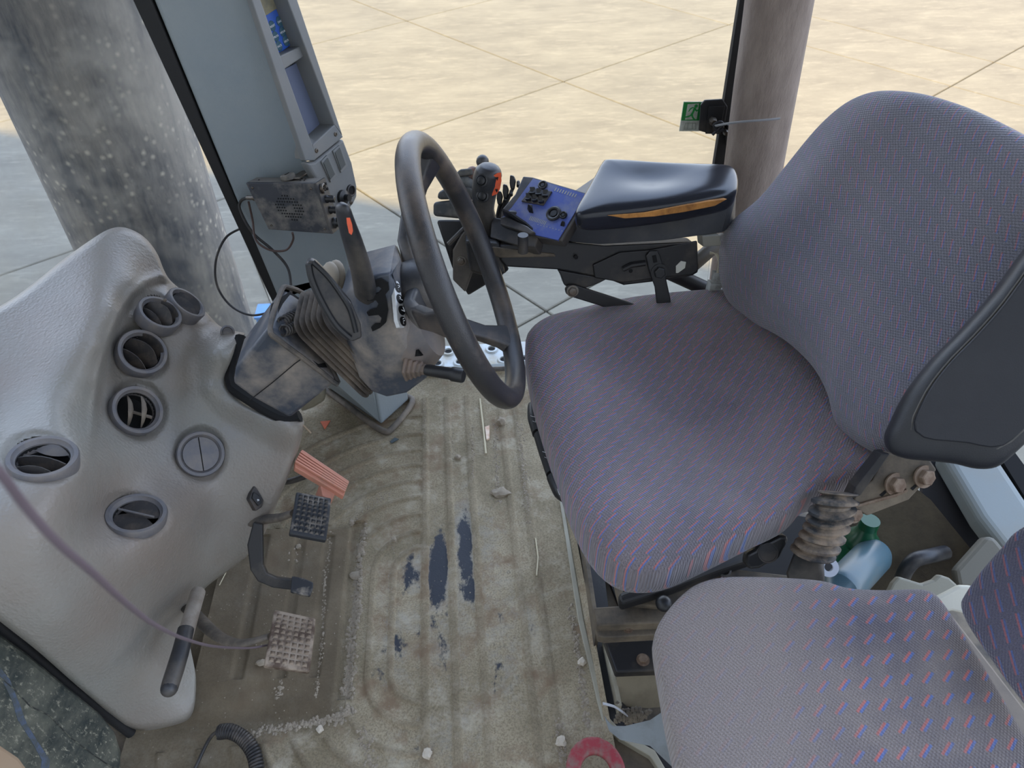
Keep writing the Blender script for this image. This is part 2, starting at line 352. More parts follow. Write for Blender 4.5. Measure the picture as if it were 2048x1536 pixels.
# windscreen pane (curved corner) and its black edge band
winglass = glass('dusty_glass', (.97, .98, .99, 1), srgb(190, 184, 170), .45, .8, 9, .30)
clearglass = glass('clear_glass', (.97, .98, .98, 1), srgb(200, 196, 184), .5, .9, 5, .05)
sa, sb = Y(262, -160, 1.26), Y(560, 610, 1.26)
bot = [sb + Vector(d) for d in ((0, 0, 0), (-.14, .0, 0), (-.30, -.07, 0), (-.42, -.22, 0), (-.47, -.5, 0), (-.48, -.98, 0))]
top = [sa + Vector(d) for d in ((0, 0, 0), (-.14, .0, 0), (-.30, -.07, 0), (-.42, -.22, 0), (-.44, -.5, 0), (-.44, -.98, 0))]
bs, ts = spline(bot, 5), spline(top, 5); b = B(); n = len(bs)
bs = [p+Vector((0, 0, -.25)) + (bs[0]-ts[0])*.25*0 for p in bs]
b.add([p for p in bs]+[p for p in ts], [(i, i+1, n+i+1, n+i) for i in range(n-1)])
w = obj('window_1', b, winglass, fix=False, kind='structure'); md = w.modifiers.new('s', 'SOLIDIFY'); md.thickness = .005
plA = PL((0, 1.22, 0), (0, -1, 0))
b = B().prism(plA, [(246, -40), (286, -40), (440, 330), (560, 590), (585, 640), (562, 640), (530, 575), (420, 335)], -.03, -.001)
obj('trim_3', b, M('black_seal', srgb(24, 24, 25), None, rough=.7, bump=0), smooth=0, bevel=.003, kind='structure')
# far window with frame edge on the rear post
b = B().prism(PL((0, 1.4, 0), (0, -1, 0)), [(540, -80), (1500, -80), (1432, 400), (1400, 715), (820, 742), (640, 600)], -.004, 0); obj('window_2', b, clearglass, smooth=0, kind='structure')
# right bottom-left dark door panel with dust
doorm = (lambda n: n.fin(n.mix(n.ramp(n.noise(170, 4, .75, n.mapping(scale=(1, 1, .5))), .56, .68), n.mix(n.ramp(n.noise(9, 8, .7, n.mapping(scale=(1, 1, 1.6))), .38, .66), srgb(40, 48, 48), srgb(104, 104, 92)), srgb(140, 138, 122)), .45, 0, None, .5))(N('dusty_dark_glass'))
# ================================================================== DASH COWL
OUT = [(-170, 700), (-90, 655), (0, 612), (60, 572), (125, 520), (190, 474), (222, 457), (250, 455), (280, 468), (300, 486), (316, 510), (328, 540), (342, 562), (375, 590), (410, 622), (440, 652), (470, 662), (492, 668), (478, 684), (457, 742), (456, 765), (468, 786), (500, 812), (560, 842), (586, 850), (604, 838), (608, 850), (598, 895), (578, 950), (552, 1012), (528, 1070), (508, 1100), (470, 1132), (420, 1168), (398, 1192), (378, 1228), (366, 1262), (378, 1300), (391, 1345), (392, 1390), (386, 1425), (370, 1443), (330, 1455), (290, 1461), (262, 1456), (235, 1440), (150, 1368), (75, 1302), (0, 1243), (-90, 1170), (-170, 1110)]
dep = [(-170, 700, 1.0), (-170, 1110, .84), (-170, 900, .86), (0, 612, 1.10), (125, 520, 1.18), (235, 455, 1.235), (316, 510, 1.28), (345, 565, 1.285), (440, 652, 1.30), (480, 668, 1.27),
       (456, 760, 1.235), (500, 815, 1.20), (586, 850, 1.16), (604, 850, 1.165), (560, 990, 1.19), (508, 1100, 1.215), (410, 1175, 1.22), (366, 1262, 1.215), (392, 1390, 1.183), (386, 1428, 1.170), (345, 1455, 1.158), (290, 1461, 1.152), (240, 1440, 1.125), (120, 1345, .985), (0, 1243, .88),
       (60, 740, 1.03), (150, 640, 1.085), (200, 560, 1.15), (110, 830, .968), (150, 770, 1.025), (10, 830, .975),
       (262, 560, 1.185), (232, 620, 1.12), (205, 690, 1.075), (192, 760, 1.06), (186, 830, 1.05),
       (285, 545, 1.235), (252, 615, 1.175), (226, 690, 1.135), (212, 760, 1.105), (205, 830, 1.075),
       (320, 626, 1.19), (372, 605, 1.25), (285, 704, 1.155), (275, 820, 1.13), (402, 905, 1.17), (86, 915, .905), (86, 862, .943), (86, 970, .868), (24, 915, .90), (148, 915, .912), (273, 1028, 1.03), (273, 978, 1.062), (273, 1082, .998), (215, 1028, 1.02), (332, 1028, 1.045), (170, 1010, .93), (340, 960, 1.12),
       (370, 700, 1.21), (360, 780, 1.19), (430, 700, 1.20), (420, 780, 1.19), (480, 870, 1.175), (540, 900, 1.175), (480, 980, 1.185), (430, 1050, 1.185), (330, 1150, 1.09), (250, 1250, 1.04), (320, 1330, 1.13), (150, 1150, .905), (60, 1080, .845), (200, 1100, .945), (120, 1250, .91)]
DK = rbf(dep)
def smooth01(t): t = max(0, min(1, t)); return t*t*(3-2*t)
VENTS = [((320, 626), 1.0, .60, (1, -1), 43, 'open'), ((374, 606), 1.0, .42, (1, -1.05), 40, 'flipped'), ((285, 704), 1.0, .76, (1, -.9), 48, 'open'), ((275, 820), 1.0, .92, (1, -.3), 51, 'broken'),
         ((402, 908), 1.0, .92, (1, -.2), 46, 'shut'), ((86, 915), 1.0, .68, (.17, -1), 64, 'open2'), ((273, 1028), 1.0, .66, (.25, -1), 57, 'half')]
VR = .0405
dash = thing('dash_cowl', 'moulded grey-beige dashboard cowl full of round air vents', 'dashboard', Z(330, 1440, .0))
cowlm = (lambda n: n.fin(n.mix(n.ramp(n.noise(3.2, 6, .6), .35, .72), srgb(134, 133, 126), srgb(130, 118, 108)), n.math('MULTIPLY_ADD', n.noise(5, 4), .3, .26), 0, n.bump(n.voro(230, n.mapping(scale=(1, 1, .8))), .4, .0012, n.bump(n.noise(120, 4, .65), .4, .002)), .5))(N('cowl_vinyl'))
CREASE = [(350, 556), (318, 556), (290, 566), (262, 590), (238, 630), (215, 688), (198, 750), (189, 815), (184, 880), (182, 960)]
LIP = [(470, 664), (457, 700), (453, 742), (454, 768), (470, 792), (520, 822), (580, 852), (606, 856)]
def sdist(pl_, u, v):
    best = 1e9; sg = 1
    for (x0_, y0_), (x1_, y1_) in zip(pl_, pl_[1:]):
        dx, dy = x1_-x0_, y1_-y0_; t = max(0, min(1, ((u-x0_)*dx+(v-y0_)*dy)/(dx*dx+dy*dy))); ex_, ey_ = u-x0_-t*dx, v-y0_-t*dy; d = ex_*ex_+ey_*ey_
        if d < best: best = d; sg = 1 if dx*ey_-dy*ex_ < 0 else -1
    return sg*sqrt(best), sqrt(best)
def dk(u, v):
    k = DK(u, v)
    for (c, s_, ra, dr, pr, ty) in VENTS:      # moulded dimple round each vent
        d = Vector(dr).normalized(); du, dv = u-c[0], v-c[1]; a = (du*d.x+dv*d.y)/ra; t = -du*d.y+dv*d.x; q = sqrt(a*a+t*t)/pr
        if q < 1.38: k += .055*(1-smooth01((q-.80)/.12)) + .009*(1-smooth01((q-.95)/.42))
    s_, d_ = sdist(CREASE, u, v); k += .016*smooth01((s_+5)/15)*(1-smooth01((v-840)/110)) - .006*math.exp(-(s_/9)**2)*(1-smooth01((v-840)/60))*(d_ < 60)
    s_, d_ = sdist(LIP, u, v); k -= .030*smooth01(1-d_/62)
    return k
ctr = Vector((290, 860)); NS, NR = 420, 110
ol = spline([Vector((a, b2, 0)) for a, b2 in OUT], 8, True)
# resample outline by angle
tot = [0]
for i in range(len(ol)): tot.append(tot[-1]+(ol[(i+1) % len(ol)]-ol[i]).length)
def at_len(t):
    import bisect
    i = max(0, min(len(ol)-1, bisect.bisect_right(tot, t)-1)); f = (t-tot[i])/max(1e-6, tot[i+1]-tot[i]); return ol[i].lerp(ol[(i+1) % len(ol)], f)
oo = [at_len(tot[-1]*i/NS) for i in range(NS)]
vs = [P(ctr.x, ctr.y, dk(ctr.x, ctr.y))]; fs = []
for r in range(1, NR+1):
    t = (r/NR)**.9
    for q in oo:
        u = ctr.x+(q.x-ctr.x)*t; v = ctr.y+(q.y-ctr.y)*t; dist = (1-t)*sqrt((q.x-ctr.x)**2+(q.y-ctr.y)**2)
        k = dk(u, v)+.022*(1-sqrt(max(0, 1-(1-min(1, dist/16))**2)))
        vs.append(P(u, v, k))
for i in range(NS): fs.append((0, 1+i, 1+(i+1) % NS))
for r in range(NR-1):
    a = 1+r*NS
    fs += [(a+i, a+NS+i, a+NS+(i+1) % NS, a+(i+1) % NS) for i in range(NS)]
lastr = 1+(NR-1)*NS
for dd, sh in ((.02, .003), (.07, .012)):       # returned edge: the shell's thickness
    base = len(vs)
    for i, q in enumerate(oo):
        p = vs[lastr+i]; inw = (P(ctr.x, ctr.y, dk(ctr.x, ctr.y))-p).normalized()
        e = p+Vector((-.55, .35, -.45)).normalized()*dd*.8+inw*sh; e.z = max(e.z, .012) if p.z < .12 else e.z; vs.append(e)
    a = lastr if dd == .02 else base-NS
    fs += [(a+i, base+i, base+(i+1) % NS, a+(i+1) % NS) for i in range(NS)]
b = B().add(vs, fs); obj('cowl_shell', b, cowlm, dash, smooth=60)
ventm = M('vent_grey_plastic', srgb(92, 92, 96), srgb(122, 114, 106), 25, .4, .75, .5, .05, 500)
ventb = M('vent_dark_plastic', srgb(44, 42, 42), srgb(98, 86, 74), 30, .45, .8, .5, .05, 500)
ventlab = ['open air vent, third from top right of cowl', None, None, None, None, None, None]
def place_vent(c, s_, ra, dr, pr, ty):
    u, v = c; e_ = 14; gu = P(u+e_, v, DK(u+e_, v))-P(u-e_, v, DK(u-e_, v)); gv = P(u, v+e_, DK(u, v+e_))-P(u, v-e_, DK(u, v-e_)); nf = gv.cross(gu).normalized()
    if nf.dot(ray(u, v)) > 0: nf = -nf
    wa = .55
    n = (ax(u, v, 1, ra, dr[0], dr[1])*wa+nf*(1-wa)).normalized(); k = DK(u, v)-.003; o = P(u, v, k); R = pr*k/F
    up = (RT*dr[0]+DN*dr[1]); up = (up-n*up.dot(n)).normalized(); sd = n.cross(up)
    b = B().lathe(o, n, [(R*.97, -.012 if ty == 'half' else -.02), (R*1.0, .0), (R*.96, .003), (R*.84, .003), (R*.80, .0), (R*.74, -.002), (R*.72, -.014)], 48, caps=False)
    ring = obj('air_vent', b, ventm, dash, label=('closed air vent' if ty == 'shut' else 'air vent with broken vanes' if ty == 'broken' else None))
    # barrel cup behind
    b = B().lathe(o, n, [(R*.73, -.004), (R*.73, -.03), (R*.5, -.038), (.0001, -.038)], 32, caps=False); obj('barrel', b, voidm, ring)
    def vane(off, w, tilt, ln=.70, mat=ventb):
        d1 = (n*cos(tilt)+up*sin(tilt)).normalized(); cc = o+up*off*R-n*.008; hw = sqrt(max(.02, 1-(off)**2))*R*ln
        pts = [cc+sd*hw*a+d1*w*c_*R*(1-.55*a*a) for c_ in (-.6, 1) for a in ([-1, -.7, -.35, 0, .35, .7, 1] if c_ < 0 else [1, .7, .35, 0, -.35, -.7, -1])]
        nn = d1.cross(sd).normalized(); b = B().poly([p+nn*.0008 for p in pts], nn*-.0016); obj('vane', b, mat, ring)
    if ty == 'open':
        vane(-.05, .62, .5); vane(.5, .5, .5); vane(-.5, .35, .4)
        b = B().tube([o+sd*(-.55*R)-n*.012, o+sd*(.55*R)-n*.012], .0025, 8); obj('vane_link', b, ventb, ring)
    elif ty == 'flipped':
        vane(.1, .75, 1.1); vane(-.3, .55, 1.0); vane(.5, .35, .9)
    elif ty == 'broken':
        for a in (-.28, .25):
            vs_2 = [o+sd*0+RT*(a*R)+DN*(R*.62*t)-n*(.010-.012*(1-t*t)) for t in (-1, -.7, -.4, 0, .4, .7, 1)]
            b = B().tube(vs_2, [.0012, .003, .0042, .005, .0042, .003, .0012], 8, flat=.5); obj('vane', b, M('vane_brown', srgb(92, 84, 76), srgb(130, 120, 106), 30, .4, .7), ring)
        b = B().tube([o+RT*(-.3*R)-n*.004, o+RT*(.62*R)+DN*(.25*R)-n*.006], .0025, 8); obj('vane_link', b, M('vane_brown', srgb(92, 84, 76)), ring)
    elif ty == 'shut':
        b = B()
        for s1 in (1, -1):
            pts = [o+(sd*cos(t)+up*sin(t)*1)*R*.74+n*.0005 for t in np.linspace(.03, pi-.03, 14)] if s1 > 0 else [o+(sd*cos(t)+up*sin(t))*R*.74+n*.0005 for t in np.linspace(pi+.03, 2*pi-.03, 14)]
            b.poly(pts, n*-.006)
        obj('vane', b, ventm, ring)
    elif ty == 'open2':
        vane(.62, .35, .9, mat=ventm); vane(-.1, .30, .15); vane(-.6, .3, .4)
    else:
        vane(.35, .42, 1.25, mat=ventb); vane(-.35, .42, 1.25, mat=ventb); 
        b = B().tube([o+sd*(-.62*R)+n*.002, o+sd*(.62*R)+n*.002], .0016, 8); obj('vane_link', b, ventm, ring)
for a in VENTS: place_vent(*a)
# rocker switch low on the cowl and keyed screw by the column
n_ = (-ray(516, 996)).normalized(); pw = PL(P(516, 996, DK(516, 996)-.004), (n_+RT*.6).normalized())
sw = obj('rocker_switch', B().prism(pw, [(508, 972), (520, 980), (528, 998), (524, 1014), (512, 1022), (499, 998)], -.012, .001), ventb, dash, bevel=.001)
obj('rocker', B().prism(pw, [(508, 984), (520, 992), (525, 1006), (517, 1012), (505, 996)], -.005, .005), blackc, sw, bevel=.001)
text('P', pw(516, 1002, .0054), RT, -DN, .008, white, sw)
o_ = P(455, 664, 1.262); obj('plug', B().lathe(o_, (-ray(455, 664)).normalized(), [(.012, -.012), (.012, .001), (.009, .003), (.008, 0), (.0001, 0)], 20, caps=False), ventm, dash)
obj('screw', B().lathe(P(330, 600, 1.19), (-ray(330, 600)).normalized(), [(.003, -.01), (.003, .001), (.001, .002)], 12), steel, dash)
# ================================================================== FLOOR MAT
def zf(u, v): p = Z(u, v, 0); return p.x, p.y
x0, x1, y0, y1 = -.585, .205, .30, 1.375; nx, ny = 330, 420
gx, gy = np.meshgrid(np.linspace(x0, x1, nx), np.linspace(y0, y1, ny), indexing='ij')
hgt = np.zeros_like(gx)
def ridge(d, w, h): return h*np.clip(1-np.clip(np.abs(d)-w*.5, 0, None)/(w*.5), 0, 1)
cx = -.105; ribs = np.zeros_like(gx)
pedx = -.238
# straight ribs along the mat
for px_, ya, yb in ((850, .2, 1.29), (905, .2, 1.29), (957, .2, 1.29), (1040, .2, 1.29), (1078, .2, 1.25)):
    xx = zf(px_, 1180)[0]; ribs = np.maximum(ribs, ridge(gx-xx, .009, .0035)*(gy > ya)*(gy < yb))
cyu, cyl = .80, .60
for r in (.055, .095, .14, .185, .23, .275, .32, .37, .43):
    dd = np.where(gy > cyu, np.hypot(gx-cx, gy-cyu)-r, np.where(gy < cyl, np.hypot(gx-cx, gy-cyl)-r, np.abs(gx-cx)-r))
    msk = (gx < cx) & ((gx > pedx+.005) | (gy > .925) | (gy < .50))
    ribs = np.maximum(ribs, ridge(dd, .007, .0042)*msk)
hgt += ribs
# pedal rest block that rises towards the cowl
inb = (gy > .565) & (gy < .915)
ramp = np.clip((pedx-.012-gx)*.13, 0, .12)
edge = np.clip((.915-gy)/.006, 0, 1)*np.clip((gy-.535)/.06, 0, 1)
hgt += ramp*edge+.006*(gx < pedx-.012)*np.clip((.915-gy)/.004, 0, 1)*np.clip((gy-.54)/.02, 0, 1)
for xx in (-.290, -.345, -.415):
    hgt -= ridge(gx-xx, .012, .005)*(gy > .60)*(gy < .895)
hgt -= ridge(gx-pedx, .016, .006)*(gy > .56)*(gy < .93)
hgt += .012*np.clip(1-np.abs(gx-x1)/.012, 0, 1)            # raised lip by the seat
hgt += .010*np.clip(1-np.abs(gy-y1)/.012, 0, 1)
rng = np.random.RandomState(3)
for s_, a_ in ((12, .0016), (40, .0008)):
    k1 = rng.rand(s_, s_); ix = (gx-x0)/(x1-x0)*(s_-1.01); iy = (gy-y0)/(y1-y0)*(s_-1.01); i0 = ix.astype(int); j0 = iy.astype(int); fx, fy = ix-i0, iy-j0
    hgt += a_*((k1[i0, j0]*(1-fx)+k1[i0+1, j0]*fx)*(1-fy)+(k1[i0, j0+1]*(1-fx)+k1[i0+1, j0+1]*fx)*fy)
# where boots have rubbed the dirt away (a stain with its own outline)
wear = np.zeros_like(gx)
for u, v, a_, b2, w_ in ((878, 1140, .024, .085, 1.15), (932, 1085, .022, .12, 1.15), (940, 1180, .03, .05, .8), (830, 1150, .03, .06, .55), (880, 1260, .09, .16, .42), (1000, 1250, .06, .2, .38), (800, 1300, .05, .1, .4), (900, 1480, .12, .08, .35), (1060, 1240, .02, .05, .5), (970, 1080, .05, .1, .4)):
    X_, Y_ = zf(u, v); wear = np.maximum(wear, w_*np.exp(-((gx-X_)/a_)**2-((gy-Y_)/b2)**2))
wear -= ribs/.0035*.5
MATZ = lambda x, y: float(hgt[min(nx-1, max(0, int(round((x-x0)/(x1-x0)*(nx-1))))), min(ny-1, max(0, int(round((y-y0)/(y1-y0)*(ny-1)))))])
keep = np.ones((nx, ny), bool)
rc = .06; keep &= ~((gx < x0+rc) & (gy < y0+.12+rc) & (np.hypot(gx-(x0+rc), gy-(y0+.12+rc)) > rc))
hgt[(gx < -.485+.25*np.clip(gy-.6, 0, 1)*0) & (gy > .565)] = -.006
vs = [Vector((gx[i, j], gy[i, j], hgt[i, j])) for i in range(nx) for j in range(ny)]
fs = [(i*ny+j, (i+1)*ny+j, (i+1)*ny+j+1, i*ny+j+1) for i in range(nx-1) for j in range(ny-1)]
nb = len(vs); ring_ = [(i, 0) for i in range(nx)]+[(nx-1, j) for j in range(1, ny)]+[(i, ny-1) for i in range(nx-2, -1, -1)]+[(0, j) for j in range(ny-2, 0, -1)]
for i, j in ring_: vs.append(Vector((gx[i, j], gy[i, j], -.013)))
R_ = len(ring_)
for q in range(R_):
    a, c = ring_[q], ring_[(q+1) % R_]; fs.append((a[0]*ny+a[1], nb+q, nb+(q+1) % R_, c[0]*ny+c[1]))
b = B().add(vs, fs)
mn = N('dirty_floor_mat'); at_ = mn.t.nodes.new('ShaderNodeAttribute'); at_.attribute_name = 'wear'
n1 = mn.noise(26, 7, .68, mn.mapping(scale=(1, .55, 1))); n2 = mn.noise(6, 6, .6); n3 = mn.noise(300, 4, .75)
dust = mn.mix(mn.ramp(n2, .35, .68), srgb(130, 119, 97), srgb(168, 156, 132)); dust = mn.mix(mn.math('MULTIPLY', mn.ramp(n3, .42, .70), .7), dust, srgb(84, 76, 62))
dust = mn.mix(mn.math('MULTIPLY', mn.ramp(mn.noise(19, 8, .75), .50, .66), .55), dust, srgb(182, 174, 156))
dust = mn.mix(mn.ramp(mn.noise(13, 6, .7), .52, .66), dust, srgb(124, 106, 86))
ab_ = mn.t.nodes.new('ShaderNodeAttribute'); ab_.attribute_name = 'brown'
dust = mn.mix(mn.math('MULTIPLY', ab_.outputs['Fac'], .85), dust, mn.mix(mn.ramp(n2, .4, .65), srgb(84, 74, 60), srgb(112, 100, 82)))
halo = mn.ramp(mn.math('MULTIPLY_ADD', mn.math('SUBTRACT', mn.noise(40, 6, .75), .5), 1.6, at_.outputs['Fac']), .25, .75)
dust = mn.mix(mn.math('MULTIPLY', halo, .5), dust, srgb(148, 148, 144))
wf = mn.ramp(mn.math('MULTIPLY_ADD', mn.math('SUBTRACT', n1, .5), 2.4, at_.outputs['Fac']), .52, .70)
tone = mn.mix(wf, dust, srgb(50, 54, 62))
matm = mn.fin(tone, mn.math('MULTIPLY_ADD', wf, -.35, .95), 0, mn.bump(n1, .5, .003, mn.bump(n3, .5, .0015)), .3)
brown = np.clip((pedx+.01-gx)/.03, 0, 1)*np.clip((gy-.5)/.04, 0, 1)*np.clip((.93-gy)/.02, 0, 1); brown = np.maximum(brown, np.clip((-.33-gx)/.06, 0, 1)*(gy < .56)*.8); brown = np.maximum(brown, ribs/.0035*.35)
mat_o = obj('floor_mat', b, matm, smooth=45, fix=True)
at3 = mat_o.data.attributes.new('brown', 'FLOAT', 'POINT'); at3.data.foreach_set('value', list(brown.ravel())+[0.0]*R_)
at2 = mat_o.data.attributes.new('wear', 'FLOAT', 'POINT'); at2.data.foreach_set('value', list(wear.ravel())+[0.0]*R_)
tag(mat_o, 'ribbed rubber floor mat, dusty and gritty, worn dark in the middle', 'mat')
# grit lying in the grooves
def rock(b, p, r, fl=.7):
    q = [Vector((cos(a)*r*random.uniform(.6, 1.15), sin(a)*r*random.uniform(.6, 1.15), r*random.uniform(-.15, .35)*fl)) for a in (0, 1.3, 2.4, 3.7, 5.0)]
    o = len(b.v); b.v += [p+Vector((0, 0, r*fl*random.uniform(.6, 1.1)))]+[p+w_ for w_ in q]+[p-Vector((0, 0, r*.4))]
    for i in range(5): b.f += [(o, o+1+i, o+1+(i+1) % 5), (o+6, o+1+(i+1) % 5, o+1+i)]
gritm = (lambda n: n.fin(n.mix(n.noise(90, 2), srgb(112, 102, 88), srgb(168, 158, 142)), .95, 0, None, .2))(N('grit'))
b = B()
lines = [([(728, 1055), (720, 1120), (714, 1200), (708, 1250)], 380, .006, .0044), ([(706, 1250), (700, 1330), (695, 1390)], 260, .008, .0040), ([(508, 1464), (600, 1452), (680, 1436), (700, 1420)], 240, .007, .0040), ([(662, 1070), (650, 1180), (646, 1290), (634, 1400)], 170, .003, .0022),
         ([(990, 845), (992, 920), (998, 1010)], 160, .006, .0026), ([(1040, 850), (1048, 940), (1056, 1050)], 220, .008, .0024), ([(945, 850), (945, 960)], 80, .003, .0022), ([(566, 1380), (560, 1400)], 30, .006, .0026), ([(725, 1460), (742, 1536)], 60, .01, .003),
         ([(1140, 1210), (1160, 1330), (1175, 1450)], 150, .005, .0034), ([(1120, 1440), (1125, 1530)], 60, .008, .003), ([(790, 1050), (775, 1250)], 70, .01, .0018), ([(790, 980), (700, 1040)], 60, .008, .002), ([(600, 1080), (590, 1140)], 14, .006, .003), ([(850, 800), (850, 900)], 40, .003, .0018), ([(905, 850), (905, 980)], 40, .004, .0018)]
for pts, cnt, sprd, sz in lines:
    pp = [Z(u, v, 0) for u, v in pts]; 
    for _ in range(cnt):
        i = random.randrange(len(pp)-1); q = pp[i].lerp(pp[i+1], random.random()); q = q+Vector((random.gauss(0, sprd*.6), random.gauss(0, sprd*.6), 0))
        if x0 < q.x < x1 and y0 < q.y < y1: q.z = MATZ(q.x, q.y); rock(b, q, sz*random.uniform(.45, 1.3))
for _ in range(1500):
    q = Vector((random.uniform(x0+.02, x1-.01), random.uniform(y0+.02, y1-.02), 0)); q.z = MATZ(q.x, q.y); rock(b, q, random.uniform(.0005, .0017))
gr = obj('gravel', b, gritm, smooth=0, kind='stuff', fix=False); tag(gr, 'pale grit and small stones lying in the mat grooves', 'gravel')
def clod(u, v, r, label, mat=gritm, name='dirt_clod', flat=.7, group=None, sx=1):
    q = Z(u, v, 0); q.z = MATZ(q.x, q.y)+r*flat*.55; bm = bmesh.new(); bmesh.ops.create_icosphere(bm, subdivisions=2, radius=r)
    for vv in bm.verts:
        d = noise.noise(vv.co*(1.6/r)+Vector((u, v, 0)))*.5+1; vv.co = Vector((vv.co.x*d*sx, vv.co.y*d, vv.co.z*d*flat))+q
    b = B(); b.add([x.co for x in bm.verts], [tuple(x.index for x in f.verts) for f in bm.faces]); bm.free()
    o = obj(name, b, mat, smooth=25); tag(o, label, 'clod' if name == 'dirt_clod' else 'stone'); return o
palest = M('pale_stone', srgb(186, 178, 164), srgb(170, 158, 140), 90, .4, .7, .95, .4, 200)
clod(1003, 848, .0115, 'crumbled grey dirt clod near the front edge of the driver seat, farthest of the clods')
clod(1001, 988, .012, 'flat grey dirt clod with a straight edge, right of the worn dark patch', sx=1.7, flat=.5)
clod(855, 1510, .0085, 'white stone at the bottom of the photo, left of the red ring', palest, 'stone')
clod(704, 1046, .007, 'round dirt clod at the upper corner of the pedal rest')
clod(788, 1083, .006, 'small pale clod left of the worn dark patch on the mat')
clod(1122, 1487, .009, 'pale stone just above left of the red ring', palest, 'stone')
clod(1164, 1326, .0075, 'pale stone lying against the mat lip beside the passenger seat, larger one', palest, 'stone')
clod(916, 917, .007, 'dirt clod beyond the worn patch, between two straight ribs')
clod(600, 1103, .006, 'twisted brown clod on the pedal rest below the upper brake pedal')
clod(712, 1148, .009, 'brown flat clod on top of the gravel line beside the pedal rest', sx=1.6, flat=.4)
clod(640, 1460, .006, 'pale stone in the gravel row above the coiled cord', palest, 'stone')
clod(528, 1340, .006, 'flat grey clod on the pedal rest under the lowest pedal', sx=1.5)
def litter(name, pts, t, mat, label, cat):
    b = B(); w_ = [Z(u, v, 0) for u, v in pts]; zz = max(MATZ(q.x, q.y) for q in w_)
    b.poly([q+Vector((0, 0, zz+t-q.z)) for q in w_], (0, 0, -t)); return tag(obj(name, b, mat, smooth=0), label, cat)
litter('plastic_shard', [(641, 845), (661, 843), (650, 860)], .002, M('orange_shard', srgb(212, 110, 76)), 'small orange plastic shard on the mat by the foot of the pillar trim', 'shard')
litter('cigarette_butt', [(970, 857), (979, 854), (979, 880), (973, 882)], .005, M('butt_paper', srgb(220, 200, 180), srgb(190, 140, 110), 60), 'squashed cigarette butt beside the long straw on the mat', 'cigarette butt')
litter('plastic_scrap', [(780, 886), (790, 878), (798, 881), (784, 889)], .002, M('dark_scrap', srgb(64, 76, 80)), 'dark scrap lying across the curved ribs of the mat', 'scrap')
def straw(pts, r, label):
    w_ = [Z(u, v, 0) for u, v in pts]; 
    for q in w_: q.z = MATZ(q.x, q.y)+r+.001
    return tag(obj('straw', B().tube(w_, r, 6), M('straw', srgb(186, 176, 148)), smooth=50), label, 'straw')
straw([(960, 800), (967, 860), (972, 910)], .0022, 'long straight straw on the mat beyond the worn patch')
straw([(1071, 1080), (1076, 1118), (1073, 1155)], .0014, 'thin pale straw on the mat in front of the driver seat')
straw([(469, 1154), (450, 1193)], .0009, 'short white straw on the pedal rest left of the small black pedal')
# ================================================================== RIGHT FRONT PILLAR WITH DISPLAY
pil = thing('pillar_panel', 'tall grey leather-grained pillar trim standing right of the windscreen', 'pillar trim', Z(700, 820, 0))
skew = Z(818, 800, 0)-Z(763, 850, 0)
pt1, pt2 = plA(280, -70), plA(474, -70); pt1, pt2 = [q+(q-plA(*w_))*((1.72-q.z)/(q.z-plA(*w_).z)) for q, w_ in ((pt1, (556, 600)), (pt2, (612, 322)))]
b = B().poly([pt1, pt2]+[plA(u, v) for u, v in [(474, -70), (502, -5), (612, 322), (650, 352), (694, 430), (700, 560), (560, 610), (280, -70)]], (-.01, .05, -.04))
obj('upper_panel', b, greyp, pil, smooth=0, bevel=.006, seg=3)
b = B().poly([plA(u, v) for u, v in [(552, 575), (700, 540), (742, 720)]]+[Z(763, 850, .005)]+[Z(655, 774, .005)]+[plA(u, v) for u, v in [(602, 702), (556, 600)]], skew)
obj('panel', b, greyp, pil, smooth=0, bevel=.006, seg=3)
gk = [Z(u, v, .006) for u, v in [(650, 778), (700, 815), (762, 860), (785, 856), (824, 806), (812, 792), (790, 785)]]
obj('gasket', B().tube(spline(gk, 6), .0075, 10), rubber, pil)
b = B().prism(plA, [(600, 770), (650, 785), (650, 805), (628, 818), (600, 828)], -.06, -.02); obj('insulation_pad', b, beigem, pil, bevel=.01)
DP = P3(Y(506, 0, 1.20), Y(625, 290, 1.20), Y(685, 272, 1.262))
dis = thing('display_housing', 'grey monitor housing with blue keypad and recessed screen on the pillar', 'monitor', DP(650, 400, -.06))
obj('back_plate', B().prism(DP, [(500, -60), (566, -60), (660, 262), (625, 292)], -.050, -.046), housing, dis)

for pts in ([(484, -60), (500, -60), (625, 290), (633, 318), (629, 321), (611, 322)], [(553, -60), (575, -60), (686, 272), (669, 250)], [(625, 290), (669, 249), (687, 274), (629, 321)], [(558, 113), (606, 90), (614, 109), (567, 140)]):
    h1 = 0 if pts[0][0] != 558 else -.012
    obj('frame_rail', B().prism(DP, pts, (-.012 if pts[0][0] == 484 else -.046), h1), housing, dis, smooth=0, bevel=.0018)
bluep = M('blue_keypad', srgb(42, 86, 178), srgb(70, 104, 176), 12, .4, .8, .35, 0)
kp = obj('keypad', B().prism(DP, [(500, -60), (546, -60), (589, 78), (588, 86), (556, 109)], -.036, -.032), bluep, dis, smooth=0, bevel=.001)
obj('lcd_screen', B().prism(DP, [(505, -20), (547, -36), (560, 14), (528, 34)], -.034, -.0305), M('lcd', srgb(138, 132, 108), srgb(108, 106, 96), 60, .4, .7, .2, 0), dis, smooth=0, bevel=.0008)
scr = obj('screen_cover', B().prism(DP, [(566, 140), (606, 119), (648, 240), (644, 250), (617, 272)], -.038, -.034), M('blue_grey_screen', srgb(104, 112, 134), None, rough=.25, bump=0), dis, smooth=0, bevel=.001)
up_ = (DP(520, 30)-DP(560, 130)).normalized(); rt_ = DP.n.cross(up_)*-1
if rt_.dot(RT) < 0: rt_ = -rt_
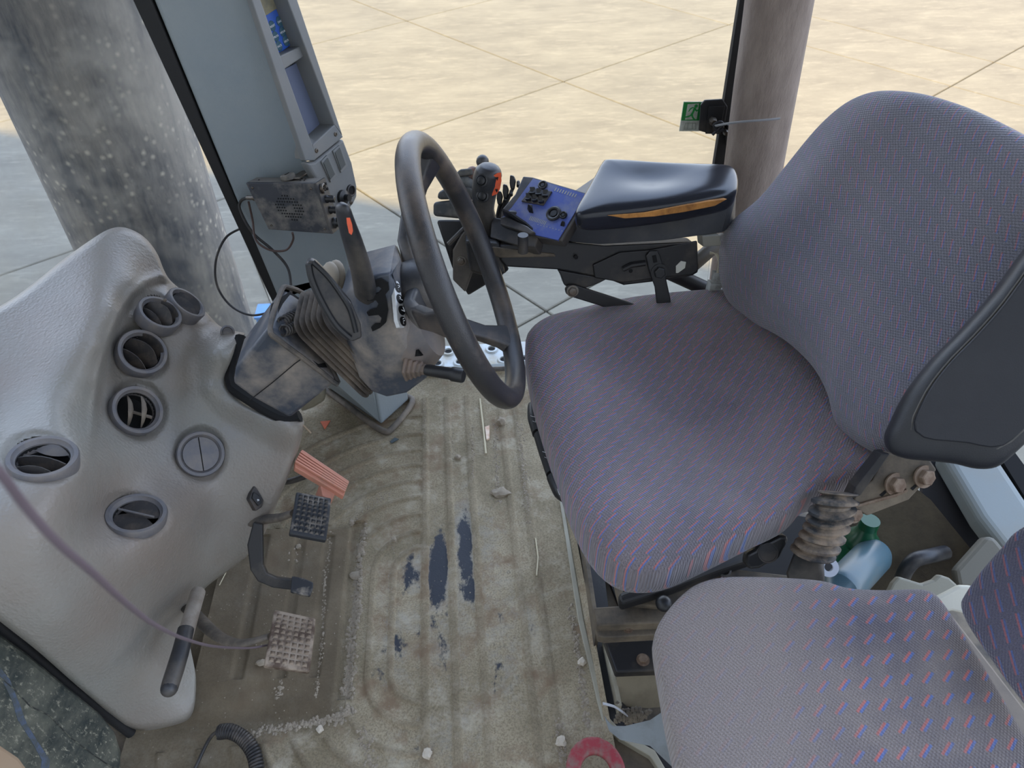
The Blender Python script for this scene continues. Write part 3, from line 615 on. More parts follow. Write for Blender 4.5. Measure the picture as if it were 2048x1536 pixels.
for u, v, t_ in ((544, 52, 'RESET'), (558.5, 43, 'DIAG'), (551, 73, 'PROG'), (565, 63.5, 'HOURS'), (558, 92, 'INCR'), (571.5, 82, 'DECR')):
    c = DP(u, v, -.032); k_ = obj('button', B().lathe(c, DP.n, [(.0078, 0), (.0078, .0008), (.007, .0012)], 20, up=up_, sy=.8), M('green_button', srgb(52, 88, 104)), kp, smooth=30)
    text(t_, c+DP.n*.0016, rt_, up_, .0043, white, dis, .0001)
for u, v, t_ in ((569, 36, '∩'), (575.5, 57, '▯'), (581.5, 76, '◊')):
    c = DP(u, v, -.0312); obj('icon', B().tube([c+(rt_*cos(a)*.0028+up_*sin(a)*.0036) for a in np.linspace(0, 2*pi, 9)[:-1]], .0004, 5, closed=True), white, dis)
screw(DP(633, 301, 0), DP.n, .0042, dis); screw(DP(671, 268, 0), DP.n, .0042, dis)
lo_ = thing('switch_panel', 'grey switch panel with two blank rockers and a round socket', 'switch panel', DP(690, 415, -.06))
obj('panel', B().prism(DP, [(612, 325), (630, 323), (687, 277), (705, 325), (715, 372), (715, 394), (708, 408), (695, 424), (668, 424), (640, 372)], -.02, -.002), housing, lo_, smooth=0, bevel=.005, seg=3)
for q in ([(643, 323), (655, 310), (675, 351), (662, 365)], [(666, 302), (680, 290), (696, 332), (683, 346)]):
    r_ = obj('rocker_blank', B().prism(DP, q, -.01, .0008), housing, lo_, smooth=0, bevel=.0008)
    c = [sum(t) / 4 for t in zip(*q)]; obj('rocker_face', B().prism(DP, [(c[0]+(a-c[0])*.72, c[1]+(d-c[1])*.8) for a, d in q], 0, .0022), M('housing_dark', srgb(74, 77, 76), None, rough=.5), r_, smooth=0, bevel=.0006)
obj('socket', B().lathe(DP(701, 381, -.002), DP.n, [(.011, 0), (.011, .003), (.009, .004), (.0078, .003), (.0075, -.004), (.0001, -.004)], 28, caps=False), ventb, lo_)
obj('socket_hole', B().lathe(DP(701, 381, -.001), DP.n, [(.007, 0), (.007, .0012)], 24), voidm, lo_)
obj('rotary_switch', B().lathe(DP(684, 394, -.002), DP.n, [(.013, 0), (.013, .006), (.006, .009), (.006, .018), (.0001, .018)], 24, caps=False), blackc, lo_)
screw(DP(680, 384, -.002), DP.n, .003, lo_); screw(DP(702, 405, -.002), DP.n, .004, lo_); screw(DP(666, 398, -.002), DP.n, .003, lo_)
# ================================================================== CB RADIO
RP = PL(P(570, 412, 1.235), (-.25, -.95, .22))
rad = thing('cb_radio', 'small dusty black two-way radio with speaker holes and side knobs, bracketed to the pillar', 'radio', RP(580, 465, -.03))
radm = M('radio_black', srgb(40, 43, 50), srgb(104, 100, 94), 22, .46, .66, .55, .08, 600)
radg = M('radio_top_dusty', srgb(112, 108, 102), srgb(92, 90, 86), 20, .4, .7, .8, .05)
fr = [(491, 366), (628, 367), (662, 468), (537, 459)]
obj('case', B().prism(RP, fr, -.042, -.002), radg, rad, smooth=0, bevel=.0012)
fc = obj('front_cover', B().prism(RP, fr, -.008, 0), radm, rad, smooth=0, bevel=.0012)
b = B(); A_, B_, C_, D_ = [RP(u, v) for u, v in fr]
def rq(a, c): return (A_*(1-a)+B_*a)*(1-c)+(D_*(1-a)+C_*a)*c
for i in range(11):
    for j in range(9):
        u_, w_ = i-5, j-4
        if u_*u_/27+w_*w_/17 <= 1 and not (abs(u_) < 2 and abs(w_) < 2): b.lathe(rq(.50+u_*.038, .50+w_*.062)+RP.n*.0001, RP.n, [(.0014, 0), (.0014, .0005)], 8)
obj('speaker_holes', b, voidm, rad, kind='stuff', smooth=0)
for a, c in ((.07, .1), (.93, .1), (.08, .9), (.93, .9)): screw(rq(a, c), RP.n, .0022, rad)
SN = (B_-A_).normalized(); SN = (SN-RP.n*SN.dot(RP.n)).normalized()
sdn = (C_-B_)
obj('control_face', B().add([B_+SN*.0, C_+SN*.0, C_-RP.n*.042, B_-RP.n*.042, B_+SN*.003-RP.n*.002, C_+SN*.003-RP.n*.002, C_-RP.n*.040+SN*.003, B_-RP.n*.040+SN*.003], [(4, 5, 6, 7), (0, 1, 5, 4), (1, 2, 6, 5), (2, 3, 7, 6), (3, 0, 4, 7)]), blackp, rad, smooth=0)
cf = lambda a, h, d=.003: B_+sdn*a-RP.n*h+SN*d
obj('mic_socket', B().lathe(cf(.14, .016), SN, [(.0085, 0), (.0085, .004), (.007, .005), (.0062, .003), (.0001, .003)], 24, caps=False), steel, rad)
for a_ in (0, 1.57, 3.14, 4.71): obj('socket_pin', B().lathe(cf(.14, .016)+SN*.004+RP.n*(.003*cos(a_))+sdn.normalized()*(.003*sin(a_)), SN, [(.001, 0), (.001, .002)], 8), voidm, rad)
for a, h, r_, l_ in ((.36, .020, .006, .014), (.58, .020, .006, .016), (.84, .020, .0085, .017)):
    k_ = obj('knob', B().lathe(cf(a, h), SN, [(r_*1.15, 0), (r_*1.1, .003), (r_*.85, .005), (r_*.8, l_), (r_*.6, l_+.001)], 20), blackc, rad)
    obj('pointer_rib', B().box(cf(a, h)+SN*(l_*.65), RP.n*r_*.18, sdn.normalized()*r_*1.05, SN*l_*.35), blackc, k_, smooth=0, bevel=.0005)
for a in (.10, .2): obj('push_button', B().box(cf(a, .034), sdn.normalized()*.002, RP.n*.0025, SN*.002), voidm, rad, smooth=0)
TN = -(sdn-RP.n*sdn.dot(RP.n)).normalized()
tp = lambda a, h: A_.lerp(B_, a)-RP.n*h+TN*.0005
br = obj('bracket', B().box(tp(.66, .05)+TN*.003, (B_-A_)*.07, RP.n*.03, TN*.0015), steel, rad, smooth=0, bevel=.0008)
obj('thumb_screw', B().lathe(tp(.55, .024), TN, [(.0115, 0), (.0125, .002), (.0125, .008), (.011, .0095), (.003, .0095)], 24), M('screw_grey', srgb(112, 108, 100), srgb(70, 70, 70), 60), rad)
obj('screw_slot', B().box(tp(.55, .024)+TN*.0098, (B_-A_).normalized()*.001, RP.n*.008, TN*.0003), voidm, rad, smooth=0)
for a, h in ((.12, .02), (.78, .028), (.72, .03), (.80, .018), (.74, .018)): obj('screw_hole', B().lathe(tp(a, h), TN, [(.0016, -.0002), (.0016, .0006)], 10), voidm, rad)
# its leads
o_ = rq(-.01, .38)-RP.n*.02
obj('antenna_plug', B().lathe(o_, -SN, [(.0055, 0), (.0055, .010), (.004, .012), (.004, .022), (.003, .024)], 16), steel, rad)
def lead(name, pts, r, mat, label, cat='cable', n=8): return tag(obj(name, B().tube(spline(pts, n), r, 8), mat), label, cat)
q0 = o_-SN*.022
lead('antenna_cable', [q0, P(482, 402, 1.29), P(480, 420, 1.30), P(505, 465, 1.31), P(545, 500, 1.33), P(575, 535, 1.335), P(582, 575, 1.335), P(580, 600, 1.34)], .0026, cable, 'black aerial lead looping down the pillar from the radio')
lead('power_cable', [q0+Vector((0, 0, -.008)), P(505, 440, 1.30), P(512, 480, 1.30), P(540, 500, 1.31), P(572, 500, 1.31), P(586, 480, 1.28), P(585, 466, 1.25)], .0020, M('brown_cable', srgb(76, 60, 56)), 'thin brown lead curling below the radio')
lead('sensor_cable', [P(486, 455, 1.34), P(452, 475, 1.36), P(432, 520, 1.37), P(434, 570, 1.38), P(460, 610, 1.38), P(500, 630, 1.37), P(540, 624, 1.35), P(560, 612, 1.3)], .0022, cable, 'thin black cable bowed in front of the windscreen edge')
# ================================================================== STEERING COLUMN
WC = P(935, 545, 1.0); WN = ax(935, 545, 1.0, .20, 540, -200); SV = Vector((0, 1, 0)); SV = (SV-WN*SV.dot(WN)).normalized(); TV = WN.cross(SV)
if TV.z < 0: TV = -TV
colm = thing('steering_column', 'dusty black tilting steering column rising from the cowl', 'steering column', P(470, 760, 1.2))
near = [Y(u, v, .800) for u, v in [(466, 768), (470, 740), (536, 656), (548, 662), (612, 713), (672, 765), (580, 838), (505, 797)]]
far = [Y(u, v, .90) for u, v in [(490, 674), (562, 578), (575, 580), (604, 600)]]
obj('lower_shroud', B().hull(near+far+[near[5]+Vector((0, .10, 0)), near[6]+Vector((0, .1, 0)), near[0]+Vector((0, .1, 0))]), colplast, colm, smooth=30, bevel=.012, seg=4)
obj('opening_gap', B().tube(spline([P(u, v, k) for u, v, k in [(482, 674, 1.255), (464, 740, 1.225), (464, 766, 1.215), (480, 786, 1.205), (565, 836, 1.165), (600, 832, 1.16)]], 5), .010, 8), voidm, dash)
LP_ = P3(near[2], near[5], far[2]); mp = [(563, 594), (579, 583), (607, 601), (612, 655), (655, 735), (640, 735), (590, 685), (550, 655)]
obj('opening', B().prism(LP_, mp, -.02, .0008), voidm, colm, smooth=0)
rim = [LP_(u, v, .001) for u, v in [(540, 657), (562, 583), (577, 575), (612, 594), (618, 650), (676, 764), (640, 742), (600, 712), (560, 682)]]
obj('opening_rim', B().tube(spline(rim, 4, True), .0038, 8, closed=True), rubber, colm)
for c0, c1 in (((563, 645), (625, 612)), ((565, 662), (628, 640))):
    a0, a1 = LP_(*c0, .008), LP_(*c1, .008); ax_ = (a1-a0).normalized(); p_ = ax_.orthogonal().normalized(); q_ = ax_.cross(p_); L = (a1-a0).length
    obj('spring', B().tube([a0+ax_*L*t/120+(p_*cos(t*.72)+q_*sin(t*.72))*.0075 for t in range(121)], .0015, 6), blackp, colm)
obj('seam', B().tube([Y(u, v, .797) for u, v in [(610, 713), (590, 727), (545, 765), (500, 800)]], .0008, 6), voidm, colm)
# bellows between shroud and head
def rrect(c, a, h1, bv, h2, rr=.02, n=5):
    out = []
    for sx_, sy_, st in ((1, 1, 0), (-1, 1, 1), (-1, -1, 2), (1, -1, 3)):
        for i in range(n+1):
            t = (st+i/n)*pi/2; out.append(c+a*(sx_*(h1-rr)+rr*cos(t))+bv*(sy_*(h2-rr)+rr*sin(t)))
    return out
BN = (WN*.86+Vector((.25, 0, .45))*.5).normalized(); BT = (TV-BN*TV.dot(BN)).normalized(); BS = BN.cross(BT); bc = P(684, 684, 1.075)
rings = []
for i in range(11):
    big = i % 2 == 0; e = i/10; rings.append(rrect(bc+BN*(-.012+.042*e)+BT*.0, BS, (.052 if big else .042), BT, (.086 if big else .073)-.010*e, .022))
bel = obj('bellows', B().loft(rings), M('bellows_rubber', srgb(74, 68, 62), srgb(134, 122, 108), 12, .4, .7, .8, .15), colm, smooth=25, bevel=.001)
cs = lambda u, v, s_: PL(WC+SV*s_, -SV)(u, v)
head = [cs(u, v, s_) for u, v, s_ in [(694, 690, -.035), (719, 757, -.045), (745, 785, -.05), (773, 795, -.055), (812, 787, -.06), (855, 755, -.055), (864, 735, -.02), (791, 657, -.068), (732, 672, -.068), (744, 552, -.045), (782, 545, -.045), (798, 515, .01), (792, 487, .055), (730, 503, .06), (699, 525, .06), (688, 572, .05), (681, 592, .0), (850, 620, .03), (870, 700, .05), (800, 520, .04)]]
obj('head_shroud', B().hull(head), colplast, colm, smooth=25, bevel=.005, seg=3)
obj('collar', B().lathe(WC-WN*.150-TV*.052+SV*.01, WN, [(.06, 0), (.074, .012), (.074, .045), (.062, .064), (.04, .066)], 40), M('collar_beige', srgb(120, 108, 98), srgb(90, 88, 88), 10), colm)
G = P3(cs(744, 552, -.045), cs(782, 545, -.045), cs(791, 657, -.068))
slot = [(741, 578), (748, 562), (762, 557), (776, 566), (778, 580), (770, 590), (773, 600), (776, 622), (772, 645), (760, 656), (745, 663), (742, 655), (750, 648), (760, 648), (763, 636), (757, 630), (737, 632), (733, 625), (740, 620), (752, 618), (757, 608), (752, 601), (735, 602), (732, 596), (740, 590), (757, 586), (764, 578), (757, 573)]
obj('gear_gate', B().prism(G, slot, -.002, .0032), voidm, colm, smooth=0)
G2 = PL(cs(794, 600, -.050), (G.n*.35+WN*1.0).normalized())
obj('gate_label', B().prism(G2, [(788, 566), (794, 561), (799, 566), (812, 640), (809, 655), (800, 655), (795, 640)], .0, .0065), ledgrey, colm, smooth=0, bevel=.001)
for t_, u, v in (('P', 796, 576), ('R', 799, 598), ('N', 803, 621), ('F', 806, 643)):
    c = G2(u, v, .0066); obj('gate_disc', B().lathe(c, G2.n, [(.0062, 0), (.0062, .0005)], 18, up=SV, sy=1.1), blackc, colm, smooth=0)
    text(t_, c+G2.n*.0010, RT*.9-DN*.35, RT*-.2-DN, .010, white, colm, .0001)
# warning triangle, indicator stalk with rubber boot
SP_ = cs(823, 735, -.062); SD = (cs(905, 748, -.085)-SP_).normalized()
prof = []
for i in range(5): prof += [(.021-.0032*i, .006*i), (.021-.0032*i, .006*i+.0035), (.0165-.003*i, .006*i+.0045)]
stalk = obj('stalk_boot', B().lathe(SP_-SD*.006, SD, prof, 6), M('boot_brown', srgb(116, 100, 88), srgb(90, 82, 74), 30), colm, smooth=20, bevel=.001)
obj('stalk', B().lathe(SP_+SD*.022, SD, [(.0075, 0), (.0085, .004), (.0088, .038), (.0105, .041), (.0105, .056), (.0095, .058)], 24), blackc, colm)
b = B().poly([cs(832, 700, -.064)+WN*.004, cs(842, 712, -.064)+WN*.004, cs(830, 713, -.064)+WN*.004], WN*-.004); obj('pointer_mark', b, voidm, colm, smooth=0)
# levers
def lever(name, pts, rs, mat, parent, flat=.7, n=14, **k):
    sp = spline(pts, 6); m_ = len(sp); m0 = len(rs); rr = []
    for i in range(m_):
        t = i/(m_-1)*(m0-1); a = int(min(m0-2, t)); rr.append(rs[a]*(1-(t-a))+rs[a+1]*(t-a))
    return obj(name, B().tube(sp, rr, n, flat=flat, **k), mat, parent, smooth=50)
shl = thing('shift_lever', 'tall black shuttle lever with an orange mark at its top', 'lever', cs(725, 575, -.02))
lever('lever_grip', [cs(731, 592, -.04), cs(727, 560, -.05), cs(717, 520, -.06), cs(703, 475, -.07), cs(692, 440, -.075), cs(686, 415, -.078), cs(684, 406, -.078)], [.0185, .0185, .0175, .016, .0135, .011, .004], blackp, shl, flat=.62)
obj('orange_mark', B().prism(PL(cs(700, 440, -.088), -ray(700, 440)), [(692, 426), (698, 430), (704, 448), (706, 462), (703, 470), (698, 466), (694, 448)], -.004, -.0005), orangeb, shl, smooth=0)
hrn = thing('tilt_lever', 'broad flat black paddle lever left of the shuttle lever', 'lever', cs(710, 680, -.02))
PDL = PL(WC-SV*.055, (-SV+WN*.25+Vector((0, 0, .25))).normalized())
obj('paddle', B().prism(PDL, [(612, 530), (616, 522), (625, 520), (634, 525), (655, 546), (680, 578), (703, 606), (722, 650), (724, 676), (706, 684), (690, 680), (665, 655), (640, 614), (620, 572)], -.016, 0), blackp, hrn, smooth=0, bevel=.005, seg=3)
obj('paddle_rib', B().tube(spline([PDL(u, v, .001) for u, v in [(617, 528), (624, 560), (645, 606), (672, 650), (700, 676)]], 5), .0042, 8), blackc, hrn)
obj('paddle_rib', B().tube(spline([PDL(u, v, .001) for u, v in [(626, 524), (655, 552), (680, 586), (700, 620), (712, 664)]], 5), .0035, 8), blackc, hrn)
for u, v, s_ in ((672, 552, .05), (660, 556, .04)):
    obj('knob', B().ball(cs(u, v, s_), RT*.014, DN*-.024, FW*.008), M('lever_knob_beige', srgb(150, 140, 124)), hrn)
# steering wheel
wh = thing('steering_wheel', 'worn black three-spoke steering wheel with thick rubber rim', 'steering wheel', WC-WN*.1)
WR = .183; NW = 96
MA = (cs(935, 545, 0)*0+TV)  # rim starts at top
circ = [WC+(TV*cos(a)+SV*sin(a))*WR for a in np.linspace(0, 2*pi, NW, endpoint=False)]
b = B().tube(circ, .0158, 20, closed=True); obj('rim', b, wheelm, wh, smooth=60)
hubc = WC-WN*.068
obj('hub', B().lathe(hubc-WN*.05, WN, [(.040, .014), (.045, .03), (.045, .052), (.040, .062), (.0001, .063)], 40, caps=False), blackp, wh)
obj('column_neck', B().lathe(hubc-WN*.085, WN, [(.040, .02), (.040, .04), (.040, .055)], 40), colplast, wh)
for ang in (radians(50), radians(165), radians(285)):
    d = TV*cos(ang)+SV*sin(ang); t_ = WN.cross(d)
    b = B().loft([rrect(hubc+d*.034-WN*.004, t_, .019, WN, .010, .006), rrect(hubc+d*.075-WN*.004, t_, .017, WN, .009, .006), rrect(hubc+d*.112+WN*.012, t_, .015, WN, .009, .006)]); sp_ = obj('spoke', b, blackp, wh, smooth=35)
    b = B().loft([rrect(hubc+d*.108+WN*.012, t_, .016, WN, .010, .006), rrect(hubc+d*.14+WN*.035, t_, .014, WN, .010, .006), rrect(hubc+d*.165+WN*.058, t_, .020, WN, .011, .006), rrect(hubc+d*.180+WN*.072, t_, .034, WN, .010, .006)]); obj('spoke_end', b, wheelm, sp_, smooth=45)
# ================================================================== PEDALS AND LEVERS IN THE FOOTWELL
padm = M('pedal_rubber', srgb(36, 38, 42), srgb(150, 140, 126), 34, .50, .74, .6, .1, 400)
padm2 = M('muddy_pedal_rubber', srgb(74, 58, 46), srgb(142, 128, 112), 24, .42, .56, .75, .25, 300)
def pad(name, label, q, pl, nu, nv, mat, arm, armr, curve=.006, group=None):
    t = thing(name, label, 'pedal', pl(*q[3]), group)
    A, B2, C2, D2 = [pl(u, v) for u, v in q]
    def at(a, c): p = (A*(1-a)+B2*a)*(1-c)+(D2*(1-a)+C2*a)*c; return p-pl.n*curve*4*(c-.5)**2
    b = B(); n_ = 10; top_ = []; 
    g_ = [[at(i/n_, j/n_) for j in range(n_+1)] for i in range(n_+1)]
    vs = [p for r in g_ for p in r]+[p-pl.n*.010 for r in g_ for p in r]; o = (n_+1)**2; ix = lambda i, j: i*(n_+1)+j
    fs = [(ix(i, j), ix(i+1, j), ix(i+1, j+1), ix(i, j+1)) for i in range(n_) for j in range(n_)]+[(o+ix(i, j), o+ix(i, j+1), o+ix(i+1, j+1), o+ix(i+1, j)) for i in range(n_) for j in range(n_)]
    for i in range(n_):
        fs += [(ix(i, 0), o+ix(i, 0), o+ix(i+1, 0), ix(i+1, 0)), (ix(i, n_), ix(i+1, n_), o+ix(i+1, n_), o+ix(i, n_)), (ix(0, i), ix(0, i+1), o+ix(0, i+1), o+ix(0, i)), (ix(n_, i), o+ix(n_, i), o+ix(n_, i+1), ix(n_, i+1))]
    b.add(vs, fs); body = obj('pad', b, mat, t, smooth=45, bevel=.002)
    m0 = .06
    if nu:
        for i in range(nu):
            for j in range(nv):
                a0, a1 = m0+(1-2*m0)*(i+.07)/nu, m0+(1-2*m0)*(i+.93)/nu; c0, c1 = m0+(1-2*m0)*(j+.07)/nv, m0+(1-2*m0)*(j+.93)/nv
                s = [at(a0, c0), at(a1, c0), at(a1, c1), at(a0, c1)]; ap = (s[0]+s[1]+s[2]+s[3])/4+pl.n*.0052
                b = B().add([p-pl.n*.001 for p in s]+[ap.lerp(p, .16) for p in s], [(0, 1, 5, 4), (1, 2, 6, 5), (2, 3, 7, 6), (3, 0, 4, 7), (4, 5, 6, 7), (3, 2, 1, 0)])
                o = obj('stud', b, mat, body, smooth=0)
    if arm: lever('arm', arm, armr, M('pedal_arm', srgb(60, 58, 56), srgb(124, 114, 102), 20, .4, .7, .6), t, flat=.6)
    return t
pad('brake_pedal', 'lowest of the studded pedals, its pad caked with brown mud', [(550, 1215), (633, 1233), (621, 1341), (529, 1328)], PL(P(580, 1280, 1.03), (.35, -.10, .93)), 6, 9, padm2, [P(540, 1272, 1.05), P(500, 1284, 1.06), P(465, 1285, 1.08), P(430, 1268, 1.11), P(395, 1235, 1.16), P(375, 1215, 1.2)], [.007, .0085, .009, .010, .011, .011])
pad('brake_pedal', 'upper black studded pedal, beside the orange accelerator', [(594, 979), (664, 992), (654, 1077), (580, 1063)], PL(P(620, 1030, 1.13), (.35, -.10, .93)), 6, 8, padm, [P(588, 1025, 1.15), P(560, 1035, 1.17), P(525, 1040, 1.2), P(490, 1050, 1.23)], [.009, .011, .013, .013])
ap_ = PL(P(645, 948, 1.19), (.38, -.12, .92))
acc = thing('accelerator_pedal', 'faded orange ribbed accelerator pedal', 'pedal', ap_(645, 1000, -.03))
obj('tread', B().prism(ap_, [(604, 898), (699, 962), (691, 982), (590, 922)], -.012, 0).prism(ap_, [(590, 922), (691, 982), (688, 992), (590, 934)], -.016, -.003), orange, acc, smooth=0, bevel=.0015)
for t_ in (.08, .26, .44, .62, .80):
    u0, v0 = 603-14*t_, 899+26*t_; u1, v1 = 698-8*t_, 963+21*t_
    obj('rib', B().prism(ap_, [(u0, v0), (u1, v1), (u1-1.2, v1+3.2), (u0-1.2, v0+3.2)], -.002, .0028), orange, acc, smooth=0, bevel=.0005)
obj('hinge_bracket', B().prism(ap_, [(640, 965), (672, 985), (664, 1000), (645, 992)], -.05, -.012), orange, acc, smooth=0, bevel=.002)
lever('arm', [P(612, 952, 1.22), P(580, 962, 1.23), P(545, 966, 1.25), P(520, 968, 1.27)], [.0055]*4, blackp, acc, flat=1)
sp2 = PL(P(603, 1172, 1.14), (.25, -.15, .95))
sm = thing('inching_pedal', 'small black pedal on a cranked flat arm between the two studded pedals', 'pedal', sp2(600, 1190, -.02))
obj('pad', B().prism(sp2, [(584, 1151), (606, 1155), (627, 1164), (626, 1178), (620, 1192), (602, 1189), (581, 1183)], -.007, 0), padm, sm, smooth=0, bevel=.002)
obj('arm', B().prism(PL(P(560, 1170, 1.16), (.1, -.75, .65)), [(506, 1045), (525, 1050), (526, 1130), (534, 1148), (552, 1156), (586, 1160), (586, 1181), (545, 1176), (515, 1163), (500, 1140), (494, 1090)], -.012, 0), metalb, sm, smooth=0, bevel=.002)
hl = thing('hand_lever', 'black-gripped hand lever hanging at the lower edge of the cowl', 'lever', P(340, 1370, 1.0))
lever('shaft', [P(396, 1185, 1.17), P(384, 1225, 1.12), P(370, 1275, 1.08)], [.0115, .0115, .0115], M('lever_shaft', srgb(150, 142, 132), srgb(118, 106, 94), 30, .45, .7, .6), hl, flat=1)
lever('grip', [P(372, 1258, 1.085), P(362, 1300, 1.06), P(350, 1340, 1.04), P(341, 1368, 1.025), P(338, 1380, 1.02)], [.0118, .0122, .0125, .0122, .0118], blackp, hl, flat=1, cap=True)
obj('grip_end', B().ball(P(338.5, 1377, 1.02), RT*.0118, DN*.0118, FW*.0118), blackp, hl)
# small wire stub under the column lip
lead('frayed_wire', [P(601, 846, 1.16), P(612, 856, 1.17), P(622, 866, 1.175)], .0012, M('copper_wire', srgb(150, 130, 110)), 'frayed wire end poking out below the lip of the column opening', n=4)
# coiled cord
cp = spline([Z(440, 1464, .03), Z(462, 1463, .035), Z(488, 1478, .03), Z(507, 1505, .025), Z(514, 1545, .02), Z(512, 1600, .02)], 60); pts = []; 
acc_ = 0
for i, p in enumerate(cp):
    t = (cp[min(i+1, len(cp)-1)]-cp[max(0, i-1)]).normalized(); a = t.cross(Vector((0, 0, 1))).normalized(); c = t.cross(a); acc_ = i*.62*1.0
    pts.append(p+(a*cos(acc_)+c*sin(acc_))*.0095)
cc = thing('coiled_cord', 'black coiled cord lying on the mat at the bottom left', 'cord', Z(500, 1500, .01))
obj('coil', B().tube(pts, .0028, 7), cable, cc)
obj('lead', B().tube(spline([cp[0]+Vector((.0, 0, .004)), Z(425, 1470, .03), Z(412, 1490, .02), Z(398, 1520, .012), Z(380, 1560, .01), Z(375, 1600, .01)], 6), .0027, 8), cable, cc)
# red hook ring
rr0 = Z(1192, 1546, .035); rr = thing('hook_ring', 'red painted iron ring at the bottom edge of the photo', 'ring', rr0)
redm = M('red_paint_worn', srgb(142, 48, 58), srgb(124, 100, 92), 50, .45, .66, .6, .25, 300)
rings = []
for i in range(40):
    a = 2*pi*i/40; d = Vector((cos(a), sin(a)*1.15, 0)); c0 = rr0+d*.0345; rings.append(rrect(c0, d, .0115, Vector((0, 0, 1)), .0065, .005, 4))
obj('ring', B().loft(rings, closed=True), redm, rr, smooth=50)
obj('shank', B().box(rr0+Vector((0, -.065, -.01)), (.013, 0, 0), (0, .03, 0), (0, 0, .008)), redm, rr, smooth=0, bevel=.003)
# cable hanging close to the lens
lead('microphone_cord', [P(-60, 880, .19), P(0, 945, .20), P(50, 1012, .215), P(115, 1085, .235), P(190, 1150, .27), P(250, 1205, .33), P(310, 1250, .43), P(370, 1278, .60), P(430, 1293, .80), P(500, 1296, .98), P(545, 1288, 1.05)], .0014, M('cord_purple_grey', srgb(96, 84, 90), None, rough=.6, bump=0), 'purple-grey cord strung across the cowl close to the lens', n=8)
# bottom-left: dark quarter panel, seal and sill
q1, q2, q3 = P(0, 1262, .93), P(245, 1455, 1.13), P(0, 1540, .92)
LD = P3(q1, q2, q3)
ql = obj('door_1', B().prism(LD, [(-160, 1130), (0, 1262), (60, 1305), (150, 1380), (205, 1425), (235, 1462), (247, 1500), (246, 1560), (150, 1620), (-160, 1620)], -.02, 0), doorm, smooth=0, bevel=.01, seg=3, kind='structure')
obj('crack_line', B().tube([LD(u, v, .0003) for u, v in [(-20, 1338), (30, 1380), (60, 1412), (100, 1432), (140, 1474), (190, 1512), (240, 1545)]], .0009, 5), M('pale_scuff', srgb(96, 96, 84), srgb(40, 42, 40), 60, .4, .5), ql)
obj('paint_streak', B().prism(LD, [(0, 1335), (20, 1360), (40, 1410), (55, 1450), (80, 1490), (100, 1520), (96, 1550), (80, 1550), (84, 1520), (62, 1480), (36, 1440), (24, 1400), (0, 1350)], 0, .0006), M('blue_paint_smear', srgb(76, 88, 108), srgb(72, 78, 80), 60, .4, .55), ql, smooth=0)
obj('trim_4', B().tube([P(u, v, k) for u, v, k in [(-160, 1118, .86), (0, 1251, .945), (120, 1354, 1.04), (200, 1418, 1.12), (262, 1466, 1.17)]], .0085, 10), M('black_seal', srgb(24, 24, 25)), kind='structure')
obj('trim_5', B().add([P(u, v, k) for u, v, k in [(-80, 1180, .96), (120, 1345, 1.10), (285, 1455, 1.215), (296, 1470, 1.215), (255, 1540, 1.20), (235, 1460, 1.19), (100, 1350, 1.08), (-80, 1210, .96)]]+[P(u, v, k)+Vector((0, 0, -.03)) for u, v, k in [(-80, 1180, .96), (120, 1345, 1.10), (285, 1455, 1.215), (296, 1470, 1.215), (255, 1540, 1.20), (235, 1460, 1.19), (100, 1350, 1.08), (-80, 1210, .96)]], [tuple(range(8)), tuple(range(15, 7, -1))]+[(i, 8+i, 8+(i+1) % 8, (i+1) % 8) for i in range(8)]), dirtym, smooth=0, kind='structure')
obj('trim_6', B().prism(PL(P(20, 1520, .80), LD.n), [(-120, 1440), (0, 1488), (40, 1515), (62, 1545), (20, 1620), (-120, 1620)], -.02, 0), M('tan_trim', srgb(150, 128, 104)), smooth=0, bevel=.004, kind='structure')
# ================================================================== SEATS
def pillow(name, outl, pl, T, T2, mat, parent, sag=None, nt=3.2, nb=3.2, NS=160, NR=26, ctr=None, stretch=1, adir=(1, 0, 0)):
    o3 = [pl(u, v) for u, v in outl]; ol = spline(o3, 8, True)
    a = Vector(adir); a = (a-pl.n*a.dot(pl.n)).normalized(); bv = pl.n.cross(a)
    c = pl(*ctr) if ctr else sum(ol, Vector())/len(ol); le = [0]
    for i in range(len(ol)): le.append(le[-1]+(ol[(i+1) % len(ol)]-ol[i]).length)
    import bisect; oo = []
    for i in range(NS):
        t = le[-1]*i/NS; j = min(len(ol)-1, bisect.bisect_right(le, t)-1); f = (t-le[j])/max(1e-9, le[j+1]-le[j]); oo.append(ol[j].lerp(ol[(j+1) % len(ol)], f))
    vs = []; uv = []; fs = []
    def put(p, h):
        vs.append(p+pl.n*h); uv.append(((p-c).dot(a)*stretch, (p-c).dot(bv)+h*.0))
    put(c, T+(sag((0, 0)) if sag else 0)); th = [sin(pi/2*i/NR) for i in range(1, NR+1)]
    for t in th:
        for q in oo:
            p = c+(q-c)*t; x = ((p-c).dot(a), (p-c).dot(bv)); e = (1-t**nt)**(1/nt) if t < 1 else 0
            put(p, T*e+(sag(x)*e if sag else 0))
    for t in reversed([x for x in th[:-1] if x > .3]):
        for q in oo: p = c+(q-c)*t; put(p, -T2*(1-t**nb)**(1/nb))
    put(c, -T2)
    m_ = (len(vs)-2)//NS
    fs += [(0, 1+i, 1+(i+1) % NS) for i in range(NS)]
    for r in range(m_-1): fs += [(1+r*NS+i, 1+(r+1)*NS+i, 1+(r+1)*NS+(i+1) % NS, 1+r*NS+(i+1) % NS) for i in range(NS)]
    l = len(vs)-1; fs += [(l, 1+(m_-1)*NS+(i+1) % NS, 1+(m_-1)*NS+i) for i in range(NS)]
    b = B().add(vs, fs); b.uv = uv; return obj(name, b, mat, parent, smooth=80), oo
